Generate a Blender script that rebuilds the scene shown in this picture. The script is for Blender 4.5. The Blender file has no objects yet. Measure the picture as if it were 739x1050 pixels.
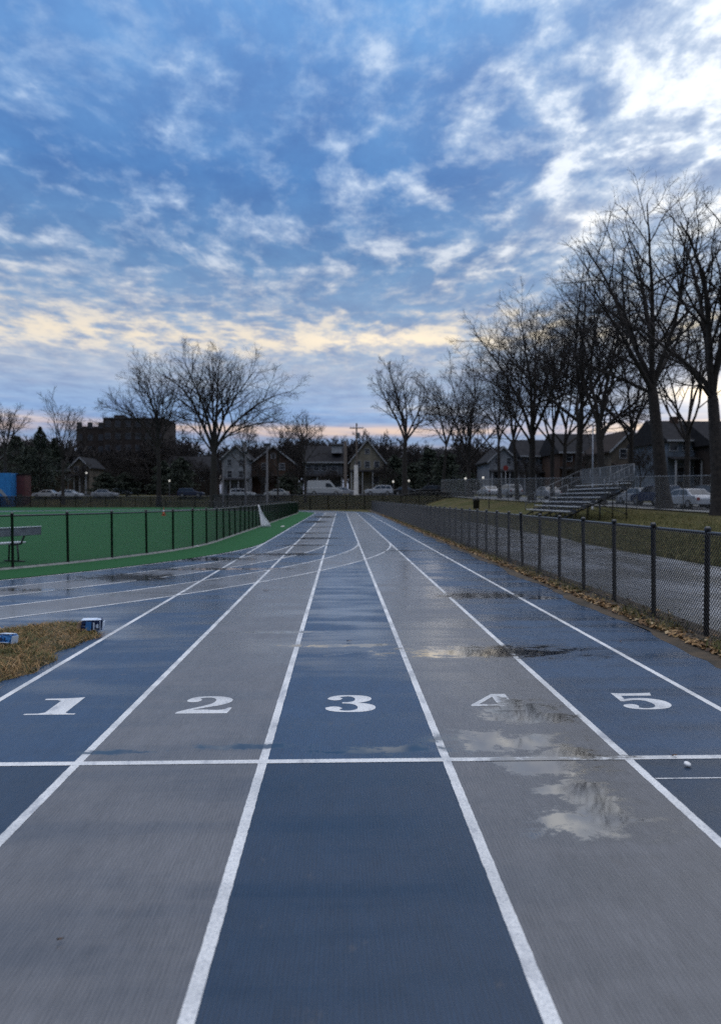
import bpy, bmesh, math, random
import numpy as np
from mathutils import Vector, Matrix
R = math.radians
random.seed(7)
sc = bpy.context.scene
COL = sc.collection
H = 1.534           # eye height above the track
F = 720.0           # focal length in pixels of the 739 x 1050 photograph
VX, VY = 349.0, 511.0


def at(px, py, Y):
    """world point at depth Y on the ray through a pixel"""
    a, p = math.atan(20.5 / F), math.atan(14 / F)
    d = Vector(((px - 369.5) / F, 1.0, -(py - 525) / F))
    d = Matrix.Rotation(-a, 3, 'Z') @ (Matrix.Rotation(-p, 3, 'X') @ d)
    d *= Y / d.y
    return Vector((d.x, Y, H + d.z))


def ss(a, b, x):
    t = np.clip((np.asarray(x, float) - a) / (b - a), 0, 1)
    return t * t * (3 - 2 * t)


def lin(r, g, b):
    def f(c):
        c /= 255.0
        return c / 12.92 if c <= .04045 else ((c + .055) / 1.055) ** 2.4
    return (f(r), f(g), f(b), 1)


def fence_x(y):
    return 22.7 - (np.asarray(y, float) - 42) * 7 / 44


def tz(x, y):
    """terrain height"""
    x = np.asarray(x, float); y = np.asarray(y, float)
    zf = np.clip(.6 + (y - 42) * .0212, .45, 2.0)
    xf = np.clip(fence_x(y), 14, 30)
    t = np.clip((x - 8.5) / (xf - 8.5), 0, 1)
    zr = zf * (.55 * t + .45 * t * t * (3 - 2 * t))
    y0 = 94 + 26 * (1 - ss(-12, -5, x))
    zfar = 2.0 * ss(0, 1, (y - y0) / 12) + np.clip(y - 140, 0, 200) * .01
    return np.maximum(zr, zfar)


def tzf(x, y):
    return float(tz(x, y))


# ------------------------------------------------------------------ object helpers
def tag(o, label=None, cat=None, group=None, kind=None):
    if label: o['label'] = label
    if cat: o['category'] = cat
    if group: o['group'] = group
    if kind: o['kind'] = kind
    return o


def thing(name, label, cat, loc=(0, 0, 0), rz=0, group=None):
    o = bpy.data.objects.new(name, None)
    COL.objects.link(o)
    o.empty_display_size = .3
    o.location = loc
    o.rotation_euler = (0, 0, rz)
    return tag(o, label, cat, group)


def link_mesh(name, me, m=None, parent=None, loc=None, rot=None):
    o = bpy.data.objects.new(name, me)
    COL.objects.link(o)
    if m is not None:
        if len(me.materials) == 0:
            me.materials.append(m)
        elif me.materials[0] is not m:
            o.material_slots[0].link = 'OBJECT'
            o.material_slots[0].material = m
    if parent is not None: o.parent = parent
    if loc is not None: o.location = loc
    if rot is not None: o.rotation_euler = rot
    return o


class MB:
    """collects simple shapes into one mesh"""
    def __init__(s):
        s.v, s.f = [], []

    def add(s, verts, faces):
        n = len(s.v)
        s.v.extend([tuple(v) for v in verts])
        s.f.extend([tuple(i + n for i in f) for f in faces])
        return s

    def box(s, c, d, M=None, taper=1.0):
        x, y, z = d[0] / 2, d[1] / 2, d[2] / 2
        vs = [Vector((a * x * (taper if k > 0 else 1), b * y * (taper if k > 0 else 1), k * z)) for k in (-1, 1) for b in (-1, 1) for a in (-1, 1)]
        if M is not None: vs = [M @ v for v in vs]
        c = Vector(c)
        s.add([v + c for v in vs], [(0, 2, 3, 1), (4, 5, 7, 6), (0, 1, 5, 4), (2, 6, 7, 3), (0, 4, 6, 2), (1, 3, 7, 5)])
        return s

    def tube(s, pts, r, n=6, cap=True):
        pts = [Vector(p) for p in pts]
        rs = r if isinstance(r, (list, tuple)) else [r] * len(pts)
        base = len(s.v)
        up = Vector((0, 0, 1))
        for i, p in enumerate(pts):
            d = (pts[min(i + 1, len(pts) - 1)] - pts[max(i - 1, 0)])
            d.normalize()
            a = d.cross(up)
            if a.length < .05: a = d.cross(Vector((0, 1, 0)))
            a.normalize()
            b = d.cross(a)
            for k in range(n):
                t = 2 * math.pi * k / n
                s.v.append(tuple(p + (a * math.cos(t) + b * math.sin(t)) * rs[i]))
        for i in range(len(pts) - 1):
            for k in range(n):
                k2 = (k + 1) % n
                s.f.append((base + i * n + k, base + i * n + k2, base + (i + 1) * n + k2, base + (i + 1) * n + k))
        if cap:
            s.f.append(tuple(base + k for k in range(n))[::-1])
            s.f.append(tuple(base + (len(pts) - 1) * n + k for k in range(n)))
        return s

    def lathe(s, prof, n=16, c=(0, 0, 0), axis='z'):
        base = len(s.v)
        for (r, z) in prof:
            for k in range(n):
                t = 2 * math.pi * k / n
                p = (r * math.cos(t), r * math.sin(t), z)
                if axis == 'y': p = (p[0], p[2], p[1])
                s.v.append((p[0] + c[0], p[1] + c[1], p[2] + c[2]))
        for i in range(len(prof) - 1):
            for k in range(n):
                k2 = (k + 1) % n
                s.f.append((base + i * n + k, base + i * n + k2, base + (i + 1) * n + k2, base + (i + 1) * n + k))
        s.f.append(tuple(base + k for k in range(n)))
        s.f.append(tuple(base + (len(prof) - 1) * n + k for k in range(n)))
        return s

    def prism(s, poly, y0, y1, axis='y'):
        """extrude an outline (list of (a,b)); axis y: (a,b)->(x,z); axis x: (a,b)->(y,z); axis z: (a,b)->(x,y)"""
        n = len(poly)
        def P(a, b, t):
            return {'y': (a, t, b), 'x': (t, a, b), 'z': (a, b, t)}[axis]
        vs = [P(a, b, y0) for a, b in poly] + [P(a, b, y1) for a, b in poly]
        fs = [tuple(range(n)), tuple(range(2 * n - 1, n - 1, -1))]
        fs += [(i, (i + 1) % n, n + (i + 1) % n, n + i) for i in range(n)]
        return s.add(vs, fs)

    def mesh(s, name, smooth=False, bevel=0):
        me = bpy.data.meshes.new(name)
        me.from_pydata(s.v, [], s.f)
        bm = bmesh.new(); bm.from_mesh(me)
        bmesh.ops.recalc_face_normals(bm, faces=bm.faces)
        if bevel:
            es = [e for e in bm.edges if len(e.link_faces) == 2 and e.calc_face_angle(0) > .5]
            bmesh.ops.bevel(bm, geom=es, offset=bevel, segments=2, affect='EDGES', profile=.5)
        bm.to_mesh(me); bm.free()
        if smooth:
            me.polygons.foreach_set('use_smooth', [True] * len(me.polygons))
        return me

    def build(s, name, m, parent=None, smooth=False, bevel=0, loc=None, rot=None):
        return link_mesh(name, s.mesh(name, smooth, bevel), m, parent, loc, rot)


def np_mesh(name, V, Q, smooth=False):
    """mesh from numpy arrays; Q is (n,k) of equal-sided faces"""
    V = np.asarray(V, np.float32); Q = np.asarray(Q, np.int32)
    me = bpy.data.meshes.new(name)
    n, k = Q.shape
    me.vertices.add(len(V)); me.vertices.foreach_set('co', V.ravel())
    me.loops.add(n * k); me.loops.foreach_set('vertex_index', Q.ravel())
    me.polygons.add(n)
    me.polygons.foreach_set('loop_start', np.arange(0, n * k, k, dtype=np.int32))
    me.polygons.foreach_set('loop_total', np.full(n, k, np.int32))
    if smooth: me.polygons.foreach_set('use_smooth', np.ones(n, bool))
    me.update(); me.validate()
    return me


def copy_tree(o, parent=None, mats=None):
    """a thing with its parts and sub-parts; mats maps part name -> material"""
    c = o.copy(); COL.objects.link(c)
    if parent is not None: c.parent = parent
    base = o.name.split('.')[0]
    if mats and base in mats and c.type == 'MESH':
        c.material_slots[0].link = 'OBJECT'
        c.material_slots[0].material = mats[base]
    for ch in list(o.children): copy_tree(ch, c, mats)
    return c


# ------------------------------------------------------------------ node helpers
class NT:
    def __init__(s, tree):
        s.t = tree; s.n = tree.nodes; s.l = tree.links

    def node(s, typ, **kw):
        n = s.n.new(typ)
        for k, v in kw.items(): setattr(n, k, v)
        return n

    def put(s, sock, v):
        if v is None: return
        if isinstance(v, bpy.types.NodeSocket): s.l.new(v, sock)
        else: sock.default_value = v

    def m(s, op, a, b=None, c=None, clamp=False):
        n = s.node('ShaderNodeMath', operation=op, use_clamp=clamp)
        s.put(n.inputs[0], a); s.put(n.inputs[1], b); s.put(n.inputs[2], c)
        return n.outputs[0]

    def vm(s, op, a, b=None):
        n = s.node('ShaderNodeVectorMath', operation=op)
        s.put(n.inputs[0], a); s.put(n.inputs[1], b)
        return n.outputs['Value'] if op in ('LENGTH', 'DOT_PRODUCT', 'DISTANCE') else n.outputs[0]

    def xyz(s, x, y, z=0.0):
        n = s.node('ShaderNodeCombineXYZ')
        s.put(n.inputs[0], x); s.put(n.inputs[1], y); s.put(n.inputs[2], z)
        return n.outputs[0]

    def sep(s, v):
        n = s.node('ShaderNodeSeparateXYZ'); s.put(n.inputs[0], v)
        return n.outputs

    def noise(s, vec, scale, detail=4, rough=.55, dist=0.0, lac=2.0):
        n = s.node('ShaderNodeTexNoise')
        s.put(n.inputs['Vector'], vec); n.inputs['Scale'].default_value = scale
        n.inputs['Detail'].default_value = detail; n.inputs['Roughness'].default_value = rough
        n.inputs['Distortion'].default_value = dist; n.inputs['Lacunarity'].default_value = lac
        return n.outputs['Fac']

    def step(s, x, a, b):
        n = s.node('ShaderNodeMapRange', interpolation_type='SMOOTHSTEP')
        s.put(n.inputs[0], x); s.put(n.inputs[1], a); s.put(n.inputs[2], b)
        n.inputs[3].default_value = 0; n.inputs[4].default_value = 1
        return n.outputs[0]

    def ramp(s, x, stops, interp='LINEAR'):
        n = s.node('ShaderNodeValToRGB'); s.put(n.inputs[0], x)
        cr = n.color_ramp; cr.interpolation = interp
        while len(cr.elements) < len(stops): cr.elements.new(.5)
        for e, (p, c) in zip(cr.elements, stops): e.position = p; e.color = c
        return n.outputs[0]

    def mix(s, f, a, b, blend='MIX'):
        n = s.node('ShaderNodeMix', data_type='RGBA', blend_type=blend)
        s.put(n.inputs[0], f); s.put(n.inputs[6], a); s.put(n.inputs[7], b)
        return n.outputs[2]

    def gauss(s, u, v, u0, v0, su, sv, amp):
        a = s.m('DIVIDE', s.m('SUBTRACT', u, u0), su)
        b = s.m('DIVIDE', s.m('SUBTRACT', v, v0), sv)
        d = s.m('ADD', s.m('MULTIPLY', a, a), s.m('MULTIPLY', b, b))
        return s.m('MULTIPLY', s.m('EXPONENT', s.m('MULTIPLY', d, -1.0)), amp)

    def sum(s, xs):
        r = xs[0]
        for x in xs[1:]: r = s.m('ADD', r, x)
        return r


def new_mat(name):
    m = bpy.data.materials.new(name); m.use_nodes = True
    nt = NT(m.node_tree)
    b = m.node_tree.nodes['Principled BSDF']
    return m, nt, b


def mat(name, c1, c2=None, rough=.6, scale=6.0, metal=0.0, bump=0.0, bscale=40.0, spec=.5, rough2=None, island=False, coord='Object'):
    """two-colour noise material with optional bump"""
    m, nt, b = new_mat(name)
    c1 = tuple(c1) + (1,) if len(c1) == 3 else c1
    b.inputs['Metallic'].default_value = metal
    b.inputs['Specular IOR Level'].default_value = spec
    tc = nt.node('ShaderNodeTexCoord').outputs[coord]
    if c2 is None: c2 = tuple(x * .8 for x in c1[:3])
    c2 = tuple(c2) + (1,) if len(c2) == 3 else c2
    if island:
        g = nt.node('ShaderNodeNewGeometry')
        f = nt.m('ADD', nt.m('MULTIPLY', g.outputs['Random Per Island'], .8), nt.m('MULTIPLY', nt.noise(tc, scale, 2), .2))
    else:
        f = nt.step(nt.noise(tc, scale, 5, .6), .35, .65)
    nt.put(b.inputs['Base Color'], nt.mix(f, c1, c2))
    if rough2 is None: b.inputs['Roughness'].default_value = rough
    else: nt.put(b.inputs['Roughness'], nt.m('ADD', rough, nt.m('MULTIPLY', f, rough2 - rough)))
    if bump:
        bn = nt.node('ShaderNodeBump'); bn.inputs['Strength'].default_value = bump; bn.inputs['Distance'].default_value = .02
        nt.put(bn.inputs['Height'], nt.noise(tc, bscale, 4))
        nt.put(b.inputs['Normal'], bn.outputs[0])
    return m


def glow_mat(name, c, s):
    m, nt, b = new_mat(name)
    b.inputs['Base Color'].default_value = c
    b.inputs['Emission Color'].default_value = c
    b.inputs['Emission Strength'].default_value = s
    return m
# ================================================================== camera, light, sky
cam = bpy.data.cameras.new('camera'); cam_o = bpy.data.objects.new('camera', cam); COL.objects.link(cam_o)
cam_o.location = (0, 0, H)
cam_o.rotation_euler = (R(90) - math.atan(14 / F), 0, -math.atan(20.5 / F))
cam.sensor_fit = 'VERTICAL'; cam.sensor_height = 36; cam.sensor_width = 27
cam.lens = 36 * F / 1050
cam.clip_start = .05; cam.clip_end = 3000
cam.dof.use_dof = True; cam.dof.focus_distance = 5.5; cam.dof.aperture_fstop = 1.7
sc.camera = cam_o

SUN_AZ, SUN_EL = R(27), R(8)
sd = bpy.data.lights.new('sun', 'SUN'); so = bpy.data.objects.new('sun', sd); COL.objects.link(so)
sd.energy = .12; sd.angle = R(40); sd.color = (1, .90, .78)
dirv = Vector((math.sin(SUN_AZ) * math.cos(SUN_EL), math.cos(SUN_AZ) * math.cos(SUN_EL), math.sin(SUN_EL)))
so.rotation_euler = dirv.to_track_quat('Z', 'Y').to_euler()
so.location = (20, 40, 30)

w = bpy.data.worlds.new('World'); sc.world = w; w.use_nodes = True
nt = NT(w.node_tree)
for n in list(nt.n): nt.n.remove(n)
out = nt.node('ShaderNodeOutputWorld')
g = nt.node('ShaderNodeTexCoord').outputs['Generated']
x, y, z = nt.sep(g)
h = nt.m('MAXIMUM', nt.m('SQRT', nt.m('ADD', nt.m('MULTIPLY', x, x), nt.m('MULTIPLY', y, y))), .02)
u = nt.m('DIVIDE', x, h); v = nt.m('MINIMUM', nt.m('MAXIMUM', nt.m('DIVIDE', z, h), -1.0), 3.0)
zz = nt.m('ADD', nt.m('MAXIMUM', z, 0.0), .045)
P = nt.xyz(nt.m('DIVIDE', x, zz), nt.m('DIVIDE', y, zz), 0.0)
# warp a little so that the cloud rows wander
wv = nt.node('ShaderNodeTexNoise'); nt.put(wv.inputs['Vector'], P); wv.inputs['Scale'].default_value = .8; wv.inputs['Detail'].default_value = 2
Pw = nt.vm('ADD', P, nt.vm('MULTIPLY', nt.vm('SUBTRACT', wv.outputs['Color'], (.5, .5, .5)), (.30, .26, 0)))
Pm = nt.vm('MULTIPLY', Pw, (1.0, .68, 1))
nb = nt.noise(nt.vm('ADD', Pm, (3.1, 8.2, 0)), 1.9, 3, .5)
nm = nt.noise(nt.vm('ADD', Pm, (11.3, 1.7, 4)), 7.2, 6, .60, 0)
nf = nt.noise(nt.vm('ADD', Pm, (5.5, 2.2, 9)), 19.0, 5, .65, 0)
# rounded puffs: cells with bright seams between them
cw = nt.node('ShaderNodeTexNoise'); nt.put(cw.inputs['Vector'], Pm); cw.inputs['Scale'].default_value = 9; cw.inputs['Detail'].default_value = 4
Pc = nt.vm('ADD', Pm, nt.vm('MULTIPLY', nt.vm('SUBTRACT', cw.outputs['Color'], (.5, .5, .5)), (.20, .20, 0)))
vo = nt.node('ShaderNodeTexVoronoi'); vo.feature = 'SMOOTH_F1'; vo.inputs['Smoothness'].default_value = .35
vo.inputs['Scale'].default_value = 8.6; nt.put(vo.inputs['Vector'], Pc)
ncl = nt.sum([nt.m('MULTIPLY', nb, .20), nt.m('MULTIPLY', nm, .44), nt.m('MULTIPLY', nf, .30), nt.m('MULTIPLY', vo.outputs['Distance'], .26), -.104])
stv = nt.noise(nt.xyz(nt.m('MULTIPLY', u, 3.2), nt.m('MULTIPLY', v, 34.0), 2.0), 1.0, 5, .58, .25)
low = nt.step(v, .225, .115)
ncl = nt.m('ADD', nt.m('MULTIPLY', ncl, nt.m('SUBTRACT', 1.0, low)), nt.m('MULTIPLY', stv, low))
G = lambda *a: nt.gauss(u, v, *a)
bias = nt.sum([
    G(-.36, .52, .36, .20, .0), G(-.05, .43, .32, .07, -.045), G(-.2, .41, .5, .06, -.035), G(.02, .66, .10, .12, .03), G(-.32, .57, .12, .05, .03),
    G(.46, .58, .20, .20, .085), G(.30, .36, .16, .06, .035), G(.16, .42, .07, .10, -.02), G(.40, .40, .2, .04, -.02),
    G(.0, .222, 1.4, .026, .105), G(-.4, .25, .25, .04, .03), G(.1, .30, .5, .04, -.02), G(-.3, .29, .35, .05, .045), G(0.0, .160, 1.4, .030, -.015), G(0.0, .125, .5, .02, -.06), G(.12, .098, .26, .013, .10),
    G(.5, .14, .10, .02, .08), G(.40, .19, .22, .06, -.07), G(.28, .40, .16, .10, .06), G(.18, .30, .12, .03, -.03), G(-.05, .25, .5, .03, -.02)])
ncl = nt.m('ADD', ncl, bias)
mask = nt.step(ncl, .425, .725)
vr = nt.m('DIVIDE', nt.m('MAXIMUM', v, 0.0), 1.0)
thin = nt.ramp(vr, [(0, lin(120, 124, 140)), (.070, lin(150, 142, 146)), (.095, lin(206, 178, 166)), (.122, lin(172, 182, 200)), (.165, lin(180, 187, 200)), (.222, lin(222, 207, 184)), (.27, lin(196, 192, 188)), (.33, lin(192, 195, 200)), (.42, lin(206, 213, 221)), (.75, lin(190, 210, 232))])
dark = nt.ramp(vr, [(0, lin(104, 112, 134)), (.12, lin(120, 147, 188)), (.18, lin(138, 153, 179)), (.25, lin(114, 138, 172)), (.33, lin(88, 121, 164)), (.45, lin(72, 112, 166)), (.55, lin(84, 123, 176)), (.75, lin(94, 137, 192))])
right = nt.m('MINIMUM', nt.sum([G(.54, .50, .26, .34, 1.0), G(.5, .25, .22, .14, .30)]), 1.0)
thin = nt.mix(nt.m('MULTIPLY', right, .85), thin, lin(222, 230, 238))
left_ = nt.m('MINIMUM', nt.sum([G(-.34, .52, .44, .22, .85), G(0, .60, .2, .3, .25)]), 1.0)
thin = nt.mix(left_, thin, lin(130, 163, 204))
dark = nt.mix(nt.m('MULTIPLY', right, .60), dark, lin(146, 163, 190))
# slow light and dark inside the cloud masses
sn = nt.noise(nt.vm('ADD', Pm, (1, 4, 2)), 4.6, 6, .66)
shade = nt.m('ADD', .62, nt.m('MULTIPLY', sn, .98))
dark = nt.mix(1.0, dark, nt.xyz(shade, shade, nt.m('ADD', .76, nt.m('MULTIPLY', sn, .62))), 'MULTIPLY')
skyc = nt.mix(mask, dark, thin)
# bright edges where the cloud is thinnest
rim = nt.step(ncl, .56, .67)
warm = nt.mix(nt.step(v, .24, .34), lin(255, 236, 196), lin(247, 250, 253))
skyc = nt.mix(nt.m('MULTIPLY', rim, nt.m('ADD', .12, nt.m('MULTIPLY', right, .5))), skyc, warm)
# sun glow behind the right-hand trees
glow = nt.sum([G(.475, .135, .045, .020, .65), G(.5, .13, .14, .04, .12), G(.60, .33, .10, .06, .10), G(.38, .375, .10, .03, .10), G(.05, .225, .12, .012, .12)])
skyc = nt.mix(1.0, skyc, nt.mix(1.0, nt.xyz(glow, glow, glow), lin(255, 226, 170), 'MULTIPLY'), 'ADD')
skyc = nt.mix(nt.m('MULTIPLY', nt.step(z, .58, .80), .85), skyc, lin(205, 203, 205))  # unseen overhead sky greyed so that it lights the ground neutrally
# unseen sky overhead brightened to light the ground; the east behind the photographer is dim
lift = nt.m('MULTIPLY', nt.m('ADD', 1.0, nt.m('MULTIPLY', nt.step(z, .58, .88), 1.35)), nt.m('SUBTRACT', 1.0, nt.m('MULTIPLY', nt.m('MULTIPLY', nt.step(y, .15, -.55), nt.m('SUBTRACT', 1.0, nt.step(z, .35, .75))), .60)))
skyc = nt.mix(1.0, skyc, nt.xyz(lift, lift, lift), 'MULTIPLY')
# below the horizon
skyc = nt.mix(nt.step(z, -.02, .0), lin(60, 60, 66), skyc)
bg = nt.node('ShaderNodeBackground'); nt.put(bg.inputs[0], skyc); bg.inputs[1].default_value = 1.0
sk = nt.node('ShaderNodeTexSky'); sk.sky_type = 'NISHITA'; sk.sun_disc = False
sk.sun_elevation = SUN_EL; sk.sun_rotation = SUN_AZ
bg2 = nt.node('ShaderNodeBackground'); nt.put(bg2.inputs[0], sk.outputs[0]); bg2.inputs[1].default_value = .05
mx = nt.node('ShaderNodeMixShader'); mx.inputs[0].default_value = .03
nt.put(mx.inputs[1], bg.outputs[0]); nt.put(mx.inputs[2], bg2.outputs[0])
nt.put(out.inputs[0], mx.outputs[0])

sc.view_settings.view_transform = 'Standard'; sc.view_settings.look = 'None'
sc.view_settings.exposure = .40; sc.view_settings.gamma = 1
sc.cycles.max_bounces = 6; sc.cycles.transparent_max_bounces = 8
sc.cycles.use_denoising = False
# ================================================================== ground, track, markings
CX, CY1, CY2 = -21.3, 24.5, 72.0      # centres of the two bends
LX = [-2.59, -1.521, -.451, .619, 1.689, 2.759]


def px2g(px, py):
    return ((px - VX) / (py - VY) * H, F * H / (py - VY))


PUDDLES = [  # x, y, half width, half length
    (1.30, 4.98, .36, .36), (1.02, 4.36, .55, .26), (.42, 4.25, .36, .10), (1.16, 3.98, .30, .20), (1.22, 3.64, .28, .16), (1.45, 4.12, .25, .12), (1.30, 3.45, .2, .2),
    (1.16, 3.27, .36, .16), (1.48, 6.95, 1.0, .34), (2.2, 11.0, .95, .42), (-.55, 4.33, .42, .06), (-1.35, 4.25, .30, .05), (.05, 4.22, .30, .045), (.05, 7.3, .75, .09),
    (-4.2, 13.7, 1.3, .75), (-5.3, 11.9, 1.1, .22), (-3.3, 17.8, 1.3, .6), (-1.5, 19.3, 1.8, .45), (-.9, 27.0, 1.1, .7),
    (-1.2, 31.0, 1.2, .6), (-1.6, 46.0, 1.0, 2.2), (-1.4, 58.0, 1.2, 3.0), (3.1, 10.7, .3, .14), (-2.6, 15.3, 1.9, .25),
    (-.7, 8.05, .5, .06), (1.9, 20.5, .9, .3), (-1.0, 23.0, 1.2, .35), (-.95, 37.5, .9, .8)]


def wet(nt):
    """standing water (0..1) and dampness (0..1) from world position"""
    pos = nt.node('ShaderNodeNewGeometry').outputs['Position']
    X, Y, Z = nt.sep(pos)
    p2 = nt.xyz(X, Y, 0)
    d = None
    for (a, b, sx, sy) in PUDDLES:
        q = nt.vm('LENGTH', nt.vm('MULTIPLY', nt.vm('SUBTRACT', p2, (a, b, 0)), (1 / sx, 1 / sy, 0)))
        d = q if d is None else nt.m('MINIMUM', d, q)
    e1 = nt.noise(nt.vm('MULTIPLY', p2, (1, 1.5, 1)), 4.2, 7, .68, .4)
    e0 = nt.noise(nt.vm('MULTIPLY', p2, (1, 1.3, 1)), 26, 3, .6)
    d2 = nt.m('ADD', d, nt.m('ADD', nt.m('MULTIPLY', nt.m('SUBTRACT', e1, .5), 3.4), nt.m('MULTIPLY', nt.m('SUBTRACT', e0, .5), .7)))
    pud = nt.m('SUBTRACT', 1.0, nt.step(d2, .50, .95))
    film = nt.m('SUBTRACT', 1.0, nt.step(d2, .8, 1.7))
    dn = nt.noise(nt.vm('MULTIPLY', p2, (.55, .9, 1)), 1.1, 6, .6, .2)
    dn2 = nt.noise(nt.vm('MULTIPLY', p2, (.3, 2.2, 1)), 1.3, 4, .6)
    damp = nt.m('MAXIMUM', film, nt.step(nt.sum([nt.m('MULTIPLY', dn, .5), nt.m('MULTIPLY', dn2, .5), nt.m('MULTIPLY', nt.step(Y, 4.0, 22.0), .04)]), .42, .60))
    return p2, X, Y, pud, damp


def wet_finish(nt, b, col, p2, X, Y, pud, damp, rough_dry, rough_damp, bump_h, bump_s, ior=1.5):
    dk = nt.m('SUBTRACT', 1.0, nt.m('ADD', nt.m('MULTIPLY', damp, .24), nt.m('MULTIPLY', pud, .60)))
    col = nt.mix(1.0, col, nt.xyz(dk, dk, dk), 'MULTIPLY')
    nt.put(b.inputs['Base Color'], col)
    r = nt.m('ADD', rough_dry, nt.m('MULTIPLY', damp, rough_damp - rough_dry))
    r = nt.m('MULTIPLY', r, nt.m('SUBTRACT', 1.0, nt.m('MULTIPLY', pud, .95)))
    nt.put(b.inputs['Roughness'], r)
    nt.put(b.inputs['IOR'], nt.m('ADD', ior, nt.m('MULTIPLY', pud, 2.5 - ior)))
    bn = nt.node('ShaderNodeBump'); bn.inputs['Distance'].default_value = .004
    nt.put(bn.inputs['Strength'], nt.m('MULTIPLY', nt.m('MULTIPLY', nt.m('SUBTRACT', 1.0, nt.m('MULTIPLY', pud, .97)), nt.m('SUBTRACT', 1.0, nt.m('MULTIPLY', damp, .55))), bump_s))
    nt.put(bn.inputs['Height'], bump_h)
    nt.put(b.inputs['Normal'], bn.outputs[0])


def track_material():
    m, nt, b = new_mat('rubber_track')
    p2, X, Y, pud, damp = wet(nt)
    r1 = nt.m('SUBTRACT', nt.vm('LENGTH', nt.vm('SUBTRACT', p2, (CX, CY1, 0))), -CX)
    r2 = nt.m('SUBTRACT', nt.vm('LENGTH', nt.vm('SUBTRACT', p2, (CX, CY2, 0))), -CX)
    inb = nt.m('MULTIPLY', nt.m('LESS_THAN', Y, CY1), nt.m('LESS_THAN', r1, LX[4]))
    far = nt.m('GREATER_THAN', Y, CY2)
    c = nt.m('ADD', nt.m('MULTIPLY', X, nt.m('SUBTRACT', 1.0, inb)), nt.m('MULTIPLY', r1, inb))
    c = nt.m('ADD', nt.m('MULTIPLY', c, nt.m('SUBTRACT', 1.0, far)), nt.m('MULTIPLY', r2, far))
    def band(a, bb):
        return nt.m('MULTIPLY', nt.m('GREATER_THAN', c, a), nt.m('LESS_THAN', c, bb))
    grey = nt.m('ADD', band(LX[1], LX[2]), band(LX[3], LX[4]))
    sp = nt.noise(p2, 420, 2, .7)
    big = nt.noise(nt.vm('MULTIPLY', p2, (1, .5, 1)), 1.6, 5, .6)
    mid = nt.noise(nt.vm('MULTIPLY', p2, (1, .25, 1)), 9, 4, .6)
    rib = nt.m('SINE', nt.m('ADD', nt.m('MULTIPLY', X, 2 * math.pi / .016), nt.m('MULTIPLY', nt.noise(p2, 3, 2), 3.0)))
    ribn = nt.noise(nt.vm('MULTIPLY', p2, (130, 9, 1)), 1.0, 3, .6)
    blue = nt.mix(big, (.015, .041, .088, 1), (.024, .060, .122, 1))
    gry = nt.mix(big, (.106, .107, .115, 1), (.148, .149, .158, 1))
    # the worn, never repainted rubber behind the start line is darker
    old = nt.m('LESS_THAN', nt.m('ADD', Y, nt.m('MULTIPLY', nt.noise(p2, 30, 2), .004)), 4.075)
    blue = nt.mix(nt.m('MULTIPLY', old, .62), blue, (.007, .018, .036, 1))
    gry = nt.mix(nt.m('MULTIPLY', old, .30), gry, (.082, .081, .086, 1))
    col = nt.mix(grey, blue, gry)
    sp2 = nt.noise(p2, 110, 3, .7)
    k = nt.sum([-.22, nt.m('MULTIPLY', sp, .60), nt.m('MULTIPLY', sp2, .50), nt.m('MULTIPLY', mid, .50), nt.m('MULTIPLY', rib, .10), nt.m('MULTIPLY', ribn, .85)])
    col = nt.mix(1.0, col, nt.xyz(k, k, k), 'MULTIPLY')
    # dirt scuffs
    dirt = nt.step(nt.noise(nt.vm('MULTIPLY', p2, (1, .6, 1)), 5.5, 7, .68), .60, .74)
    col = nt.mix(nt.m('MULTIPLY', dirt, .42), col, (.10, .09, .085, 1))
    hgt = nt.sum([nt.m('MULTIPLY', sp, .5), nt.m('MULTIPLY', rib, .10), nt.m('MULTIPLY', ribn, .5), nt.m('MULTIPLY', nt.noise(p2, 90, 3), .6)])
    film = nt.m('MULTIPLY', nt.m('MULTIPLY', damp, nt.step(Y, 4.3, 9.0)), nt.m('SUBTRACT', .85, nt.m('MULTIPLY', nt.step(Y, 18.0, 32.0), .5)))
    nt.put(b.inputs['Coat Weight'], film)
    b.inputs['Coat Roughness'].default_value = .16; b.inputs['Coat IOR'].default_value = 1.36
    wet_finish(nt, b, col, p2, X, Y, pud, damp, .46, .27, hgt, .34, 1.5)
    return m


def line_material():
    m, nt, b = new_mat('white_line_paint')
    p2, X, Y, pud, damp = wet(nt)
    n = nt.noise(p2, 300, 3, .7)
    wv = nt.noise(nt.vm('MULTIPLY', p2, (1, .3, 1)), 8, 6, .65)
    col = nt.mix(nt.step(nt.m('ADD', nt.m('MULTIPLY', n, .6), nt.m('MULTIPLY', nt.noise(p2, 70, 4, .7), .4)), .38, .56), (.36, .38, .41, 1), (.80, .80, .79, 1))
    col = nt.mix(nt.m('MULTIPLY', nt.step(wv, .50, .70), .70), col, (.30, .32, .36, 1))
    col = nt.mix(nt.m('MULTIPLY', pud, .55), col, (.22, .23, .25, 1))
    wet_finish(nt, b, col, p2, X, Y, pud, damp, .55, .33, n, .5)
    return m


M_track = track_material(); M_line = line_material()


def ngon(name, pts, z, m, kind='structure'):
    me = bpy.data.meshes.new(name)
    me.from_pydata([(a, b, z) for a, b in pts], [], [tuple(range(len(pts)))])
    o = link_mesh(name, me, m)
    return tag(o, kind=kind)


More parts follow.
